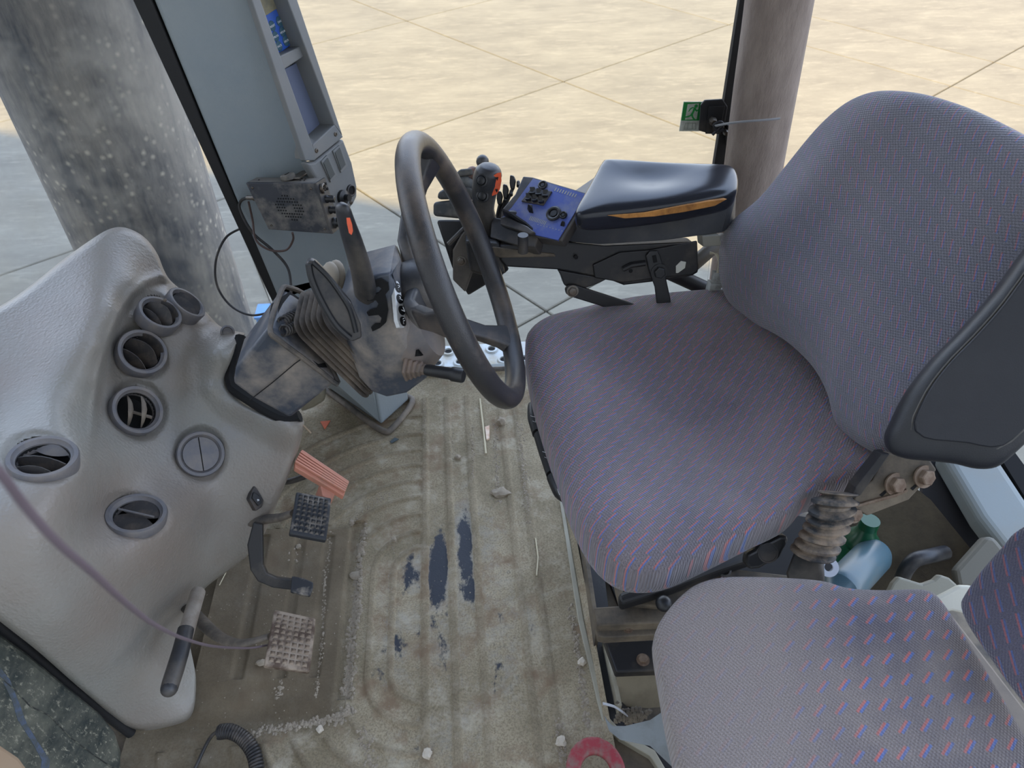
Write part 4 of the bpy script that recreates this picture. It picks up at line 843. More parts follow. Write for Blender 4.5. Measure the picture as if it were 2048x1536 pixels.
fab = fabric('seat_cloth_worn', srgb(112, 107, 112), srgb(134, 124, 124), .8, (.019, .014), (.0095, .00085), .62, stains=((.33, .055, .016), (.26, .09, .007)))
fab2 = fabric('seat_cloth_back', srgb(112, 114, 124), srgb(128, 126, 132), .55, (.015, .026), (.0100, .0009), 2.25, weave=(1100.0, 1500.0))
fab3 = fabric('seat_cloth_passenger', srgb(92, 87, 94), srgb(142, 131, 124), .78, (.0235, .0240), (.0088, .0014), .66, fade=(2.2, -.6, -.25, .22))
ds = thing('driver_seat', 'driver seat in blue-grey cloth with red and blue flecks, nearest the steering wheel', 'seat', Z(1400, 900, .02))
CP = PL((0, 0, .452), (0, 0, 1))
def sagc(x): return .012*math.exp(-((x[1]-.20)/.05)**2)+.010*math.exp(-((x[1]+.20)/.05)**2)-.040*math.exp(-((x[0]-.02)/.13)**2-((x[1])/.16)**2)+.012*math.exp(-((x[0]+.17)/.05)**2)
coutl = [(1050, 700), (1058, 676), (1090, 652), (1150, 630), (1240, 608), (1350, 594), (1465, 590), (1540, 622), (1640, 680), (1730, 770), (1790, 860), (1780, 908), (1752, 946), (1697, 970), (1625, 990), (1585, 1030), (1516, 1064), (1424, 1110), (1345, 1145), (1290, 1154), (1240, 1146), (1200, 1118), (1168, 1075), (1141, 1019), (1118, 955), (1096, 895), (1070, 810), (1056, 750)]
cush, coo = pillow('cushion', coutl, CP, .036, .085, fab, ds, sagc, nt=3.4, nb=4)
BP = PL(Z(1600, 690, .50), (-.90, -.22, .37))
def sagb(x): return .018*math.exp(-((abs(x[0])-.19)/.06)**2)+.014*math.exp(-((x[1]+.13)/.07)**2)
boutl = [(1448, 520), (1452, 560), (1472, 608), (1510, 645), (1548, 664), (1590, 690), (1640, 738), (1672, 795), (1690, 858), (1720, 884), (1790, 915), (1880, 900), (1980, 780), (2075, 640), (2130, 480), (2150, 370), (2110, 305), (2048, 270), (1950, 221), (1860, 192), (1785, 184), (1735, 192), (1690, 216), (1640, 262), (1580, 335), (1530, 398), (1480, 442), (1455, 478)]
back, boo = pillow('backrest', boutl, BP, .045, .075, fab2, ds, sagb, nt=2.8, nb=4, ctr=(1790, 560), adir=(-.2, -1, 0))
leath = M('black_leather', srgb(26, 29, 34), srgb(42, 44, 48), 8, .5, .8, .42, .3, 700)
ARP = PL(P(1900, 800, .80), (-.38, -.72, .58))
aoutl = [(2130, 400), (2048, 502), (1985, 588), (1920, 662), (1862, 722), (1812, 786), (1780, 848), (1769, 878), (1778, 903), (1810, 916), (1860, 921), (1905, 926), (1950, 936), (1990, 932), (2025, 905), (2070, 860), (2130, 790), (2170, 600)]
arm_, aoo = pillow('armrest_pad', aoutl, ARP, .026, .030, leath, ds, None, nt=3.2, nb=3)
sc = sum(aoo, Vector())/len(aoo); st_ = [sc+(p-sc)*.80+ARP.n*.0215 for p in aoo[::4]]
obj('piping', B().tube(st_, .0012, 6, closed=True), M('piping_grey', srgb(84, 82, 78)), arm_)
obj('inset_panel', B().poly([sc+(p-sc)*.78+ARP.n*.0275 for p in aoo[::3]], ARP.n*-.006), M('leather_inset', srgb(22, 25, 32), srgb(34, 36, 42), 8, .5, .8, .5, .2, 700), arm_, smooth=30, bevel=.0015)
# backrest tilt bracket and bolts
bkP = PL(P(1790, 965, .93), (-.15, -.8, .55))
br_ = obj('recliner_bracket', B().prism(bkP, [(1770, 905), (1860, 920), (1874, 940), (1818, 1000), (1735, 1032), (1702, 1014), (1712, 985), (1745, 960)], -.012, 0), dirtym, ds, smooth=0, bevel=.002)
obj('bracket_flange', B().prism(bkP, [(1765, 908), (1780, 908), (1722, 990), (1700, 1000), (1712, 975)], -.02, .006), metalb, ds, smooth=0, bevel=.001)
obj('bracket_rib', B().prism(bkP, [(1705, 1012), (1792, 988), (1815, 978), (1816, 984), (1793, 994), (1706, 1018)], -.004, .005), rusty, ds, smooth=0, bevel=.001)
bolt(bkP(1790, 968, 0), bkP.n*1+Vector((.3, 0, 0)), .0105, rusty, ds); bolt(bkP(1848, 953, 0), bkP.n+Vector((.3, 0, 0)), .0105, rusty, ds); bolt(bkP(1708, 1028, 0), bkP.n+Vector((.3, 0, 0)), .0085, rusty, ds)
for u, v in ((1768, 985), (1830, 972)): obj('bolt_slot', B().prism(bkP, [(u-9, v+5), (u+4, v-6), (u+8, v-3), (u-4, v+9)], 0, .0008), voidm, ds, smooth=0)
# levers in the cushion front edge
tl = thing('seat_adjuster_rail', 'three black seat adjuster tabs along the front edge of the driver cushion', 'seat lever', CP(1090, 930, -.08))
for i, (pts, rs) in enumerate(([(1061, 815), (1068, 850)], [.014, .014]), ) if False else enumerate([([(1063, 812), (1066, 838), (1075, 868)], [.012, .015, .015]), ([(1078, 872), (1090, 910), (1104, 950)], [.015, .015, .015]), ([(1106, 955), (1120, 985), (1140, 1005)], [.016, .016, .008])]):
    o_l = lever('adjuster_tab', [CP(u+6, v, -.045) for u, v in pts], rs, blackc, tl, flat=.8)
    u, v = pts[1]; w_ = CP(u, v, -.03)-ray(u, v)*.004
    b = B()
    b.tube([w_+RT*x*.004+DN*y*.005 for x, y in ((-1, -1), (1, -.6), (1, 1), (-.2, .6))], .00035, 4, closed=(i == 2)); obj('adjuster_icon', b, white, tl)
# suspension lever gaiter
gp = [P(1676, 985, .93), P(1668, 1010, .93), P(1660, 1035, .935), P(1650, 1062, .94), P(1636, 1090, .945), P(1624, 1108, .95)]
sp_ = spline(gp, 6); m_ = len(sp_); rr_ = [(.0285 if i % 4 in (0, 1) else .0205)*(.85 if i < 3 else 1) for i in range(m_)]
rings = []
for i, p in enumerate(sp_):
    t = (sp_[min(i+1, m_-1)]-sp_[max(0, i-1)]).normalized(); t = (t+RT*.25+DN*-.0).normalized(); a = (RT-t*RT.dot(t)).normalized(); c = t.cross(a); rings.append([p+(a*cos(2*pi*k/24)*1.05+c*sin(2*pi*k/24)*.8)*rr_[i] for k in range(24)])
gt = thing('lever_gaiter', 'dusty pleated rubber gaiter beside the driver cushion', 'gaiter', P(1610, 1165, .97))
obj('pleats', B().loft(rings), M('gaiter_rubber', srgb(46, 48, 50), srgb(140, 124, 106), 18, .44, .62, .6, .15), gt, smooth=30)
obj('gaiter_foot', B().hull([P(u, v, k) for u, v, k in [(1590, 1098, .95), (1640, 1110, .945), (1648, 1125, .97), (1650, 1172, .98), (1575, 1172, .98), (1570, 1150, .97), (1595, 1100, 1.0), (1645, 1110, 1.0)]]), blackp, gt, smooth=30, bevel=.005)
kn = thing('lumbar_knob', 'black star-shaped hand knob under the driver cushion', 'knob', P(1530, 1130, 1.0))
kp_ = PL(P(1535, 1105, .985), (-.1, -.75, .65))
obj('grip', B().prism(kp_, [(1490, 1128), (1494, 1108), (1510, 1100), (1520, 1086), (1540, 1082), (1560, 1072), (1577, 1072), (1577, 1086), (1568, 1100), (1560, 1118), (1540, 1126), (1520, 1138), (1500, 1140)], -.02, 0), blackc, kn, smooth=0, bevel=.006, seg=3)
obj('knob_cap', B().lathe(kp_(1536, 1106, 0), kp_.n, [(.014, 0), (.014, .001), (.012, .001), (.0115, .0002), (.0001, .0002)], 24, caps=False), blackp, kn)
obj('shaft', B().tube([P(1530, 1092, 1.0), P(1508, 1062, 1.02)], .013, 16), M('dusty_shaft', srgb(122, 110, 94), srgb(96, 86, 74), 30), kn)
# ---------------------------------------------------------------- passenger seat
ps = thing('passenger_seat', 'passenger seat in grey cloth with red and blue dashes, nearest the camera', 'seat', Z(1650, 1350, .05))
PP = PL((0, 0, .43), (0, 0, 1))
poutl = [(1308, 1292), (1312, 1262), (1335, 1226), (1365, 1195), (1395, 1176), (1440, 1166), (1500, 1165), (1580, 1168), (1640, 1174), (1690, 1188), (1760, 1192), (1830, 1190), (1862, 1198), (1890, 1232), (1920, 1280), (1960, 1345), (2010, 1430), (2060, 1520), (2090, 1600), (2000, 1700), (1700, 1740), (1420, 1700), (1375, 1600), (1352, 1530), (1334, 1450), (1322, 1380)]
pillow('cushion', poutl, PP, .030, .06, fab3, ps, None, nt=4, nb=4)
pb = PL(P(1990, 1220, .80), (-.86, -.05, .5))
pillow('backrest', [(2060, 1056), (2018, 1096), (1974, 1146), (1942, 1192), (1934, 1216), (1950, 1256), (1992, 1318), (2040, 1385), (2100, 1450), (2200, 1480), (2260, 1200), (2200, 1000)], pb, .025, .03, fabric('seat_cloth_dark', srgb(84, 84, 100), srgb(100, 96, 110), .5, (.016, .030), (.012, .001), 1.3), ps, None, nt=4, nb=4)
b = B()
for i in range(900):
    t = random.random(); u = 1418+t*62; v = 1172-6*sin(t*pi)+random.gauss(0, 2.5); p = PP(u, v, .014)
    d = Vector((random.gauss(0, 1), random.gauss(0, 1), abs(random.gauss(.6, .6)))).normalized()*random.uniform(.003, .007); b.tube([p, p+d*.5+Vector((random.gauss(0, .001), 0, 0)), p+d], [.0005, .0004, .0002], 3)
obj('frayed_edge', b, M('frayed_cloth', srgb(124, 104, 106), srgb(150, 136, 136), 200), ps, kind='stuff', smooth=0, label='frayed torn cloth edge')
FP = PL(P(1850, 1180, .98), (-.1, -.6, .8))
obj('seat_frame', B().prism(FP, [(1772, 1195), (1786, 1166), (1798, 1153), (1820, 1160), (1846, 1168), (1868, 1160), (1880, 1149), (1900, 1156), (1918, 1172), (1888, 1210), (1780, 1215)], -.012, 0), M('frame_beige_dark', srgb(132, 130, 116)), ps, smooth=0, bevel=.003)
obj('side_shell', B().prism(PL(P(1910, 1200, .90), (-.2, -.6, .8)), [(1865, 1200), (1900, 1182), (1920, 1171), (1948, 1172), (1944, 1200), (1930, 1228), (1905, 1222), (1880, 1226)], -.012, 0), M('frame_cream', srgb(206, 204, 188)), ps, smooth=0, bevel=.003)
# ---------------------------------------------------------------- seat base and rear corner of the cab
sbm = thing('suspension_frame', 'dirty steel seat suspension base between the two seats', 'seat base', Z(1300, 1250, .0))
zP = lambda z_: PL((0, 0, z_), (0, 0, 1))
obj('mounting_rail', B().prism(zP(.14), [(1187, 1214), (1345, 1205), (1345, 1245), (1194, 1250)], -.025, 0), dirtym, sbm, smooth=0, bevel=.003)
obj('step_plate', B().prism(zP(.12), [(1192, 1248), (1345, 1242), (1340, 1268), (1210, 1275), (1196, 1272)], -.02, 0), dirtym, sbm, smooth=0, bevel=.002)
obj('lower_plate', B().prism(zP(.09), [(1206, 1272), (1340, 1262), (1330, 1340), (1232, 1344)], -.02, 0), metalb, sbm, smooth=0, bevel=.003)
obj('cream_riser', B().prism(PL(Z(1270, 1380, .02), (0, -.9, .45)), [(1232, 1344), (1320, 1340), (1345, 1420), (1240, 1412)], -.02, 0), M('dusty_cream', srgb(118, 110, 92), srgb(92, 84, 68), 10), sbm, smooth=0)
obj('cream_edge', B().prism(zP(.03), [(1207, 1274), (1216, 1274), (1244, 1410), (1236, 1412)], -.03, .0), beigem, sbm, smooth=0)
bolt(zP(.12)(1256, 1257), (0, 0, 1), .006, rusty, sbm); bolt(zP(.09)(1286, 1320), (0, 0, 1), .0075, rusty, sbm)
obj('rail_tube', B().prism(zP(.18), [(1236, 1184), (1330, 1150), (1420, 1112), (1545, 1078), (1560, 1098), (1440, 1138), (1340, 1176), (1242, 1206)], -.03, 0), metalb, sbm, smooth=0, bevel=.008, seg=3)
obj('side_plate', B().prism(zP(.15), [(1242, 1206), (1340, 1172), (1440, 1134), (1580, 1150), (1640, 1170), (1560, 1210), (1345, 1215)], -.02, 0), dirtym, sbm, smooth=0, bevel=.003)
obj('cross_plate', B().prism(zP(.13), [(1224, 1140), (1236, 1138), (1250, 1200), (1240, 1206)], -.02, 0), dirtym, sbm, smooth=0, bevel=.002)
obj('ball_stop', B().ball(zP(.17)(1328, 1207), (.014, 0, 0), (0, .014, 0), (0, 0, .012)), blackc, sbm)
obj('pivot_boss', B().lathe(zP(.16)(1448, 1140), (0, -.6, .8), [(.012, -.01), (.012, .004), (.008, .005), (.006, .001), (.0001, .001)], 20, caps=False), metalb, sbm)
obj('mat_rail', B().poly([Z(u, v, .004) for u, v in [(1119, 1000), (1126, 1000), (1168, 1240), (1205, 1400), (1216, 1432), (1248, 1466), (1310, 1500), (1345, 1560), (1335, 1566), (1300, 1512), (1238, 1476), (1204, 1440), (1194, 1402), (1156, 1240)]], (0, 0, -.016)), beigem, sbm, smooth=0, bevel=.002)
obj('floor_tray', B().poly([Z(u, v, .0) for u, v in [(1124, 1000), (1190, 1000), (1240, 1400), (1340, 1500), (1345, 1560), (1310, 1500), (1248, 1466), (1216, 1432)]], (0, 0, -.011)), metalb, sbm, smooth=0)
obj('slotted_strip', B().prism(zP(.06), [(1160, 1050), (1168, 1050), (1200, 1262), (1192, 1264)], -.06, 0), dirtym, sbm, smooth=0, bevel=.001)
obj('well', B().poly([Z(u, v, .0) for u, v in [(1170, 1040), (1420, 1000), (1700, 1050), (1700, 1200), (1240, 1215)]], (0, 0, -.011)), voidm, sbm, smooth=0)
bgp = PL(P(1280, 1470, 1.02), (-.35, -.35, .87))
bg_ = tag(obj('broken_guard', B().prism(bgp, [(1208, 1432), (1213, 1440), (1225, 1452), (1250, 1452), (1300, 1440), (1330, 1420), (1345, 1470), (1356, 1545), (1340, 1530), (1300, 1492), (1240, 1480), (1218, 1462)], -.006, 0), M('grey_guard', srgb(122, 128, 130), srgb(96, 98, 96), 14), smooth=0, bevel=.002), 'broken grey plastic guard beside the passenger seat', 'guard')
sv = thing('metal_strap', 'bent silver strap with a clump of dirt beside the passenger seat', 'strap', Z(1240, 1430, .01))
obj('strap', B().tube(spline([P(1206, 1407, 1.06), P(1228, 1413, 1.06), P(1245, 1424, 1.06), P(1262, 1436, 1.07)], 4), .0042, 8, flat=.35), M('silver_strap', srgb(170, 172, 176), srgb(120, 112, 100), 60), sv)
b = B()
for i in range(160): rock(b, P(1262+random.gauss(0, 13), 1432+random.gauss(0, 7), 1.065), random.uniform(.002, .006), 1)
obj('dirt_clump', b, dirtym, sv, smooth=0, kind='stuff')
# rear corner
rc_ = thing('rear_beam', 'broad light grey beam running into the rear corner behind the armrest', 'beam', P(1990, 1000, 1.25))
RB = PL(P(1980, 1020, 1.16), (-.15, -.25, .95))
obj('top_face', B().prism(RB, [(1880, 900), (1990, 900), (2060, 1005), (2140, 1130), (2085, 1200), (2012, 1102), (1960, 1035)], -.05, 0), greym, rc_, smooth=0, bevel=.014, seg=4)
obj('lower_box', B().prism(PL(P(1950, 1120, 1.12), (-.3, -.5, .8)), [(1972, 1072), (1990, 1075), (2014, 1104), (1950, 1176), (1918, 1176), (1911, 1140)], -.03, 0), M('grey_olive', srgb(106, 104, 94)), rc_, smooth=0, bevel=.006)
obj('black_strip', B().prism(RB, [(1995, 905), (2030, 905), (2100, 1000), (2060, 1010)], -.05, -.004), voidm, rc_, smooth=0)
fb = thing('fender_box', 'brown carpeted inner fender behind the driver seat', 'fender', P(1800, 1100, 1.28))
obj('carpet_side', B().prism(PL(P(1840, 1080, 1.22), (-.5, -.5, .7)), [(1690, 1000), (1830, 975), (1862, 1000), (1945, 1102), (1912, 1150), (1912, 1190), (1700, 1200)], -.02, 0), M('dirty_carpet', srgb(84, 76, 60), srgb(50, 44, 36), 9, .4, .7, 1, .6, 200), fb, smooth=0)
obj('dark_gap', B().prism(PL(P(1900, 1000, 1.235), (-.3, -.5, .8)), [(1850, 900), (1890, 920), (1980, 1068), (1945, 1104), (1845, 985)], -.02, 0), M('dark_blue_black', srgb(14, 16, 24)), fb, smooth=0)
obj('fender_top', B().prism(zP(.33), [(1870, 1222), (1900, 1222), (2100, 1480), (2120, 1700), (2040, 1640)], -.3, 0), M('brown_fender', srgb(112, 100, 86), srgb(84, 76, 66), 6), fb, smooth=0, bevel=.004)
hose = obj('hose', B().tube(spline([P(1800, 1170, 1.19), P(1812, 1140, 1.17), P(1830, 1120, 1.16), P(1860, 1112, 1.16), P(1890, 1105, 1.18)], 6), .012, 10), blackp, fb)
bt = thing('blue_bottle', 'pale blue plastic bottle lying behind the lever gaiter', 'bottle', P(1700, 1160, 1.12))
bd = (P(1745, 1098, 1.17)-P(1672, 1172, 1.08)); L_ = bd.length
bottle = M('blue_bottle', srgb(64, 92, 104), srgb(84, 94, 94), 12, .4, .8, .3, 0)
obj('body', B().lathe(P(1682, 1178, 1.09), bd, [(.024, -.01), (.028, 0), (.029, .01), (.029, L_*.88), (.025, L_*.97), (.014, L_), (.0001, L_)], 32), bottle, bt)
obj('neck', B().lathe(P(1682, 1178, 1.09), -bd, [(.030, .008), (.014, .03), (.014, .05)], 24), bottle, bt)
gb = thing('green_bottle', 'green bottle neck standing behind the blue bottle', 'bottle', P(1722, 1085, 1.2))
gmat = M('green_plastic', srgb(14, 70, 44), None, rough=.3, bump=0)
obj('body', B().lathe(P(1718, 1095, 1.2), Vector((0, .1, 1)), [(.024, -.12), (.026, 0), (.026, .008), (.022, .010), (.026, .013), (.026, .024), (.018, .034), (.014, .05)], 24), gmat, gb)
obj('cap', B().lathe(P(1718, 1095, 1.2)+Vector((0, .005, .05)), Vector((0, .1, 1)), [(.015, 0), (.015, .016)], 20), gmat, gb)
tag(obj('white_washer', B().lathe(P(1656, 1134, 1.04), (-.2, -.6, .8), [(.014, 0), (.014, .004), (.006, .004), (.006, 0)], 24, caps=False), M('washer_white', srgb(190, 196, 206))), 'white plastic ring between the gaiter and the blue bottle', 'ring')
# ================================================================== ARMREST CONSOLE
ar = thing('armrest_console', 'right-hand armrest console with blue switch panel and glossy black pad', 'armrest', Y(1250, 560, 1.05))
AP = PL(Z(1300, 400, .672), (-.05, -.12, 1))
padg = M('glossy_black_pad', srgb(30, 33, 40), None, rough=.22, bump=.02)
pu = [(1216, 327), (1300, 330), (1400, 336), (1458, 340), (1472, 352), (1475, 376), (1468, 396), (1440, 406), (1380, 418), (1300, 430), (1230, 438), (1170, 442), (1152, 436), (1153, 422), (1170, 392), (1192, 352), (1202, 334)]
def sagp(x): return -.014*math.exp(-((x[0]-.0)/.06)**2-((x[1]-.03)/.04)**2)
pad_o, _ = pillow('arm_pad', pu, AP, .020, .030, padg, ar, sagp, nt=3.2, nb=4, ctr=(1310, 385))
APs = PL(Y(1300, 440, .955), (0, -.93, .36))
obj('torn_foam', B().prism(APs, [(1215, 431), (1290, 425), (1360, 412), (1420, 402), (1455, 398), (1430, 412), (1370, 424), (1310, 433), (1250, 437)], -.02, .003), foam, pad_o, smooth=0, bevel=.001)
hb = [Z(u, v, .63) for u, v in [(1152, 442), (1472, 392), (1470, 350), (1200, 345)]]+[Z(u, v, .58) for u, v in [(1122, 483), (1200, 490), (1330, 482), (1452, 465), (1470, 440), (1120, 400), (1460, 380)]]
obj('console_body', B().hull(hb), M('console_grey', srgb(58, 60, 64), srgb(86, 84, 80), 8, .5, .8, .5, .1, 500), ar, smooth=25, bevel=.006, seg=3)
CPn = P3(Z(1066, 356, .655), Z(1172, 386, .66), Z(1050, 470, .60))
obj('panel_frame', B().prism(CPn, [(1046, 352), (1066, 354), (1174, 386), (1150, 440), (1124, 482), (1078, 476), (1000, 440), (1003, 420), (1030, 388)], -.022, -.001), blackp, ar, smooth=0, bevel=.002)
obj('front_lip', B().prism(CPn, [(983, 434), (1000, 436), (1076, 474), (1070, 494), (1040, 492), (980, 474)], -.03, -.002), blackp, ar, smooth=0, bevel=.002)
bpn = obj('switch_plate', B().prism(CPn, [(1066, 357), (1172, 388), (1116, 480), (1072, 470), (1001, 438), (1024, 414)], -.004, .001), M('worn_blue_plate', srgb(66, 84, 156), srgb(108, 116, 148), 22, .46, .66, .5, .05), ar, smooth=0)
obj('switch_bank', B().prism(CPn, [(1062, 376), (1104, 382), (1086, 410), (1042, 402)], 0, .004), blackp, ar, smooth=0, bevel=.001)
for i in range(3):
    for j in range(2):
        u, v = 1061+i*13-j*8, 384+i*2.5+j*12; c = CPn(u, v, .004); a = CPn.n.cross(RT).normalized()
        obj('rocker', B().poly([c-a*.007, c+a*.007, c+a*.007+CPn.n*.005, c+CPn.n*.0015, c-a*.007+CPn.n*.009], RT*.0085), blackc, bpn, smooth=0, bevel=.0006)
for u, v, r_ in ((1108, 428, .013), (1127, 431, .0065), (1086, 371, .008)): obj('ring_mark', B().lathe(CPn(u, v, .001), CPn.n, [(r_, 0), (r_, .003), (r_*.8, .004), (r_*.62, .003), (r_*.6, .001), (r_*.45, .001), (r_*.42, .003), (.0001, .003)], 28, caps=False), blackc, ar)
obj('toggle', B().hull([CPn(u, v, h) for u, v, h in [(1054, 418, 0), (1064, 420, 0), (1067, 428, 0), (1058, 426, 0), (1056, 408, .012), (1064, 409, .012), (1064, 415, .012)]]), blackc, ar, smooth=0, bevel=.001)
obj('toggle', B().hull([CPn(u, v, h) for u, v, h in [(1121, 446, 0), (1130, 446, 0), (1128, 455, 0), (1120, 453, 0), (1124, 441, .008), (1130, 443, .008)]]), blackc, ar, smooth=0, bevel=.001)
obj('button', B().ball(CPn(1026, 427, .001), RT*.010, CPn.n.cross(RT)*.006, CPn.n*.004), blackc, ar)
sl_ = obj('slide_housing', B().prism(CPn, [(1000, 434), (1012, 432), (1055, 452), (1070, 464), (1060, 468), (1000, 448)], .0, .008), blackp, ar, smooth=0, bevel=.002)
obj('slide_hood', B().poly([CPn(u, v, 0)+CPn.n*h for u, v, h in [(1008, 432, 0), (1012, 432, .018), (1030, 438, .016), (1055, 452, .008), (1068, 462, 0)]], CPn.n.cross(RT)*.004), blackc, sl_, smooth=0)
b = B()
for i in range(11): b.prism(CPn, [(1062+i*3, 432+i*1), (1063.3+i*3, 432.4+i*1), (1059.3+i*3, 440+i*1), (1058+i*3, 439.5+i)], .001, .0014)
for i in range(9): b.lathe(CPn(1076+i*6, 449+i*1.6, .001), CPn.n, [(.0009, 0), (.0009, .0003)], 6)
for i in range(9): b.prism(CPn, [(1112+i*5, 375+i*1.6), (1114+i*5, 375.6+i*1.6), (1110+i*5, 382+i*1.6), (1108+i*5, 381.5+i*1.6)], .001, .0014)
obj('worn_print', b, M('worn_print', srgb(150, 152, 150)), ar, smooth=0, kind='stuff')
# brackets under the console
Q = PL(Y(1250, 520, 1.02), (0, -.95, .3))
obj('side_bracket', B().prism(Q, [(1000, 492), (1110, 482), (1210, 492), (1385, 484), (1396, 494), (1397, 545), (1385, 552), (1325, 562), (1248, 571), (1214, 558), (1118, 540), (1012, 534), (1000, 520)], -.035, 0), metalb, ar, smooth=0, bevel=.003)
obj('slide_plate', B().prism(Q, [(1186, 530), (1240, 505), (1300, 500), (1395, 482), (1397, 540), (1385, 550), (1320, 556), (1246, 566), (1190, 556)], 0, .006), metalb, ar, smooth=0, bevel=.002)
obj('lower_gusset', B().prism(Q, [(1115, 540), (1215, 558), (1200, 566), (1150, 585), (1128, 570), (1122, 552)], -.02, .002), metalb, ar, smooth=0, bevel=.002)
obj('swing_link', B().prism(Q, [(1130, 578), (1136, 570), (1150, 570), (1262, 606), (1340, 640), (1300, 650), (1200, 612), (1142, 594), (1132, 588)], .003, .010), metalb, ar, smooth=0, bevel=.002)
bolt(Q(1145, 582, .010), Q.n, .0072, steel, ar)
obj('clamp_strap', B().prism(Q, [(1292, 512), (1300, 502), (1316, 502), (1322, 514), (1330, 545), (1342, 600), (1342, 640), (1318, 640), (1310, 575), (1298, 540)], .006, .012), blackc, ar, smooth=0, bevel=.002)
obj('strap_slot', B().prism(Q, [(1304, 512), (1312, 510), (1315, 524), (1307, 526)], .012, .0125), voidm, ar, smooth=0)
bolt(Q(1318, 544, .012), Q.n, .0098, blackc, ar)
obj('plate_slot', B().prism(Q, [(1352, 532), (1362, 522), (1372, 524), (1370, 536), (1356, 546), (1352, 546)], .006, .0068), M('slot_light', srgb(190, 190, 180)), ar, smooth=0)
for u, v in ((1151, 513), (1260, 540)): obj('bolt_hole', B().lathe(Q(u, v, .0005), Q.n, [(.0035, 0), (.0035, .006)], 14), voidm, ar)
obj('press_ridge', B().tube([Q(1246, 538, .007), Q(1262, 530, .008), Q(1290, 526, .007)], .005, 8), metalb, ar)
obj('cross_tube', B().prism(Q, [(930, 480), (1000, 486), (1008, 534), (1012, 548), (990, 560), (940, 545)], -.05, -.003), metalb, ar, smooth=0, bevel=.006)
obj('guide_pin', B().tube([Y(1046, 470, 1.0), Y(1046, 504, 1.0)], .0085, 16), blackp, ar)
obj('swarf_plate', B().prism(Q, [(985, 494), (1110, 508), (1112, 514), (1000, 516), (980, 508)], -.004, .003), dirtym, ar, smooth=0, bevel=.002)
# rear of the arm: grey connector block, tubes and wires
obj('grey_block', B().prism(Q, [(1404, 472), (1440, 470), (1443, 492), (1406, 494)], -.03, 0), M('block_grey', srgb(132, 130, 120)), ar, smooth=0, bevel=.002)
obj('rear_tube', B().tube([Y(1385, 530, 1.06), Y(1420, 500, 1.1), Y(1448, 478, 1.12)], .013, 14), M('tube_brown', srgb(92, 84, 72)), ar)
obj('lower_tube', B().tube([Y(1340, 545, 1.08), Y(1390, 568, 1.08), Y(1470, 604, 1.06)], .014, 14), metalb, ar)
cn = thing('wiring_connector', 'white plug connector between the arm bracket and the driver backrest', 'connector', Y(1430, 585, 1.03))
cq = PL(Y(1432, 560, 1.03), (0, -1, .2)); cw = M('connector_grey', srgb(176, 180, 178), srgb(130, 130, 126), 40)
obj('plug', B().prism(cq, [(1429, 545), (1444, 546), (1442, 568), (1425, 568)], -.012, 0), cw, cn, smooth=0, bevel=.001)
obj('plug_shell', B().prism(cq, [(1422, 567), (1444, 568), (1441, 585), (1417, 587)], -.016, .003), cw, cn, smooth=0, bevel=.001)
for i in range(3): obj('wire', B().tube(spline([Y(1420, 504+i*2, 1.06), Y(1430+i*2, 508, 1.05), Y(1437+i*2.5, 525, 1.04), Y(1434+i*3, 546, 1.03)], 5), .0011, 6), M('wire_white', srgb(200, 192, 170)), cn)
# joystick and small levers beyond the wheel
jk = thing('joystick', 'black joystick grip with two thumb buttons and an orange sticker', 'joystick', Y(985, 470, 1.10))
lever('grip', [Y(986, 475, 1.1), Y(976, 445, 1.1), Y(968, 418, 1.1), Y(968, 390, 1.1), Y(973, 360, 1.1), Y(978, 343, 1.1), Y(980, 333, 1.1), Y(980.5, 329, 1.1)], [.0185, .0165, .018, .021, .0235, .0225, .016, .005], blackp, jk, flat=.95, n=20)
jn = (-ray(970, 380)+RT*-.25).normalized()
for u, v in ((963, 361), (965, 392)): k_ = obj('thumb_button', B().lathe(Y(u, v, 1.1-.020), jn, [(.0105, -.006), (.0105, .001), (.008, .002), (.0065, .001), (.0065, .004), (.005, .005), (.0001, .005)], 24, caps=False), blackc, jk)
c0 = [Y(u, v, 1.1-.014) for u, v in [(986, 352), (995, 346), (1002, 345), (1003, 362), (1000, 378), (994, 388), (984, 392), (985, 372)]]
obj('orange_sticker', B().poly([p+(-ray(990, 370)).normalized()*.006 for p in c0], ray(990, 370).normalized()*.012), orangeb, jk, smooth=0)
for u, v in ((994, 358), (993, 382)): obj('arrow_mark', B().prism(PL(Y(u, v, 1.078), -ray(u, v)), [(u-3, v-3), (u+3, v-4), (u+1, v+4)], 0, .001), voidm, jk, smooth=0)
hv = thing('valve_lever_bank', 'cluster of small black valve levers and knobs behind the joystick', 'lever', Y(960, 590, 1.12))
for u, v, r_, mt in ((965, 323, .011, blackp), (945, 346, .011, M('brown_knob', srgb(120, 84, 70), srgb(120, 116, 110), 60)), (932, 362, .0155, M('grey_knob', srgb(88, 92, 94), srgb(130, 130, 126), 40))):
    obj('knob', B().ball(Y(u, v, 1.16), RT*r_, DN*r_*1.05, FW*r_), mt, hv); obj('lever_stem', B().tube([Y(u, v+6, 1.16), Y(u-6, v+60, 1.15)], .004, 8), blackp, hv)
for u, v in ((1026, 366), (1012, 384), (1000, 397)):
    bq = PL(Y(u, v, 1.15), (-.1, -.9, .4)); obj('finger_lever', B().prism(bq, [(u-6, v-16), (u+2, v-14), (u+6, v-4), (u+3, v+14), (u-5, v+12), (u-7, v)], -.012, 0), blackc, hv, smooth=0, bevel=.002)
    obj('finger_stem', B().tube([bq(u, v+10, -.006), Y(985, 470, 1.14)], .003, 6), blackp, hv)
    obj('finger_knob', B().lathe(bq(u+7, v+2, -.004), RT, [(.005, 0), (.007, .003), (.005, .006)], 6), blackc, hv)
fq = PL(Y(900, 400, 1.13), (-.1, -.85, .5))
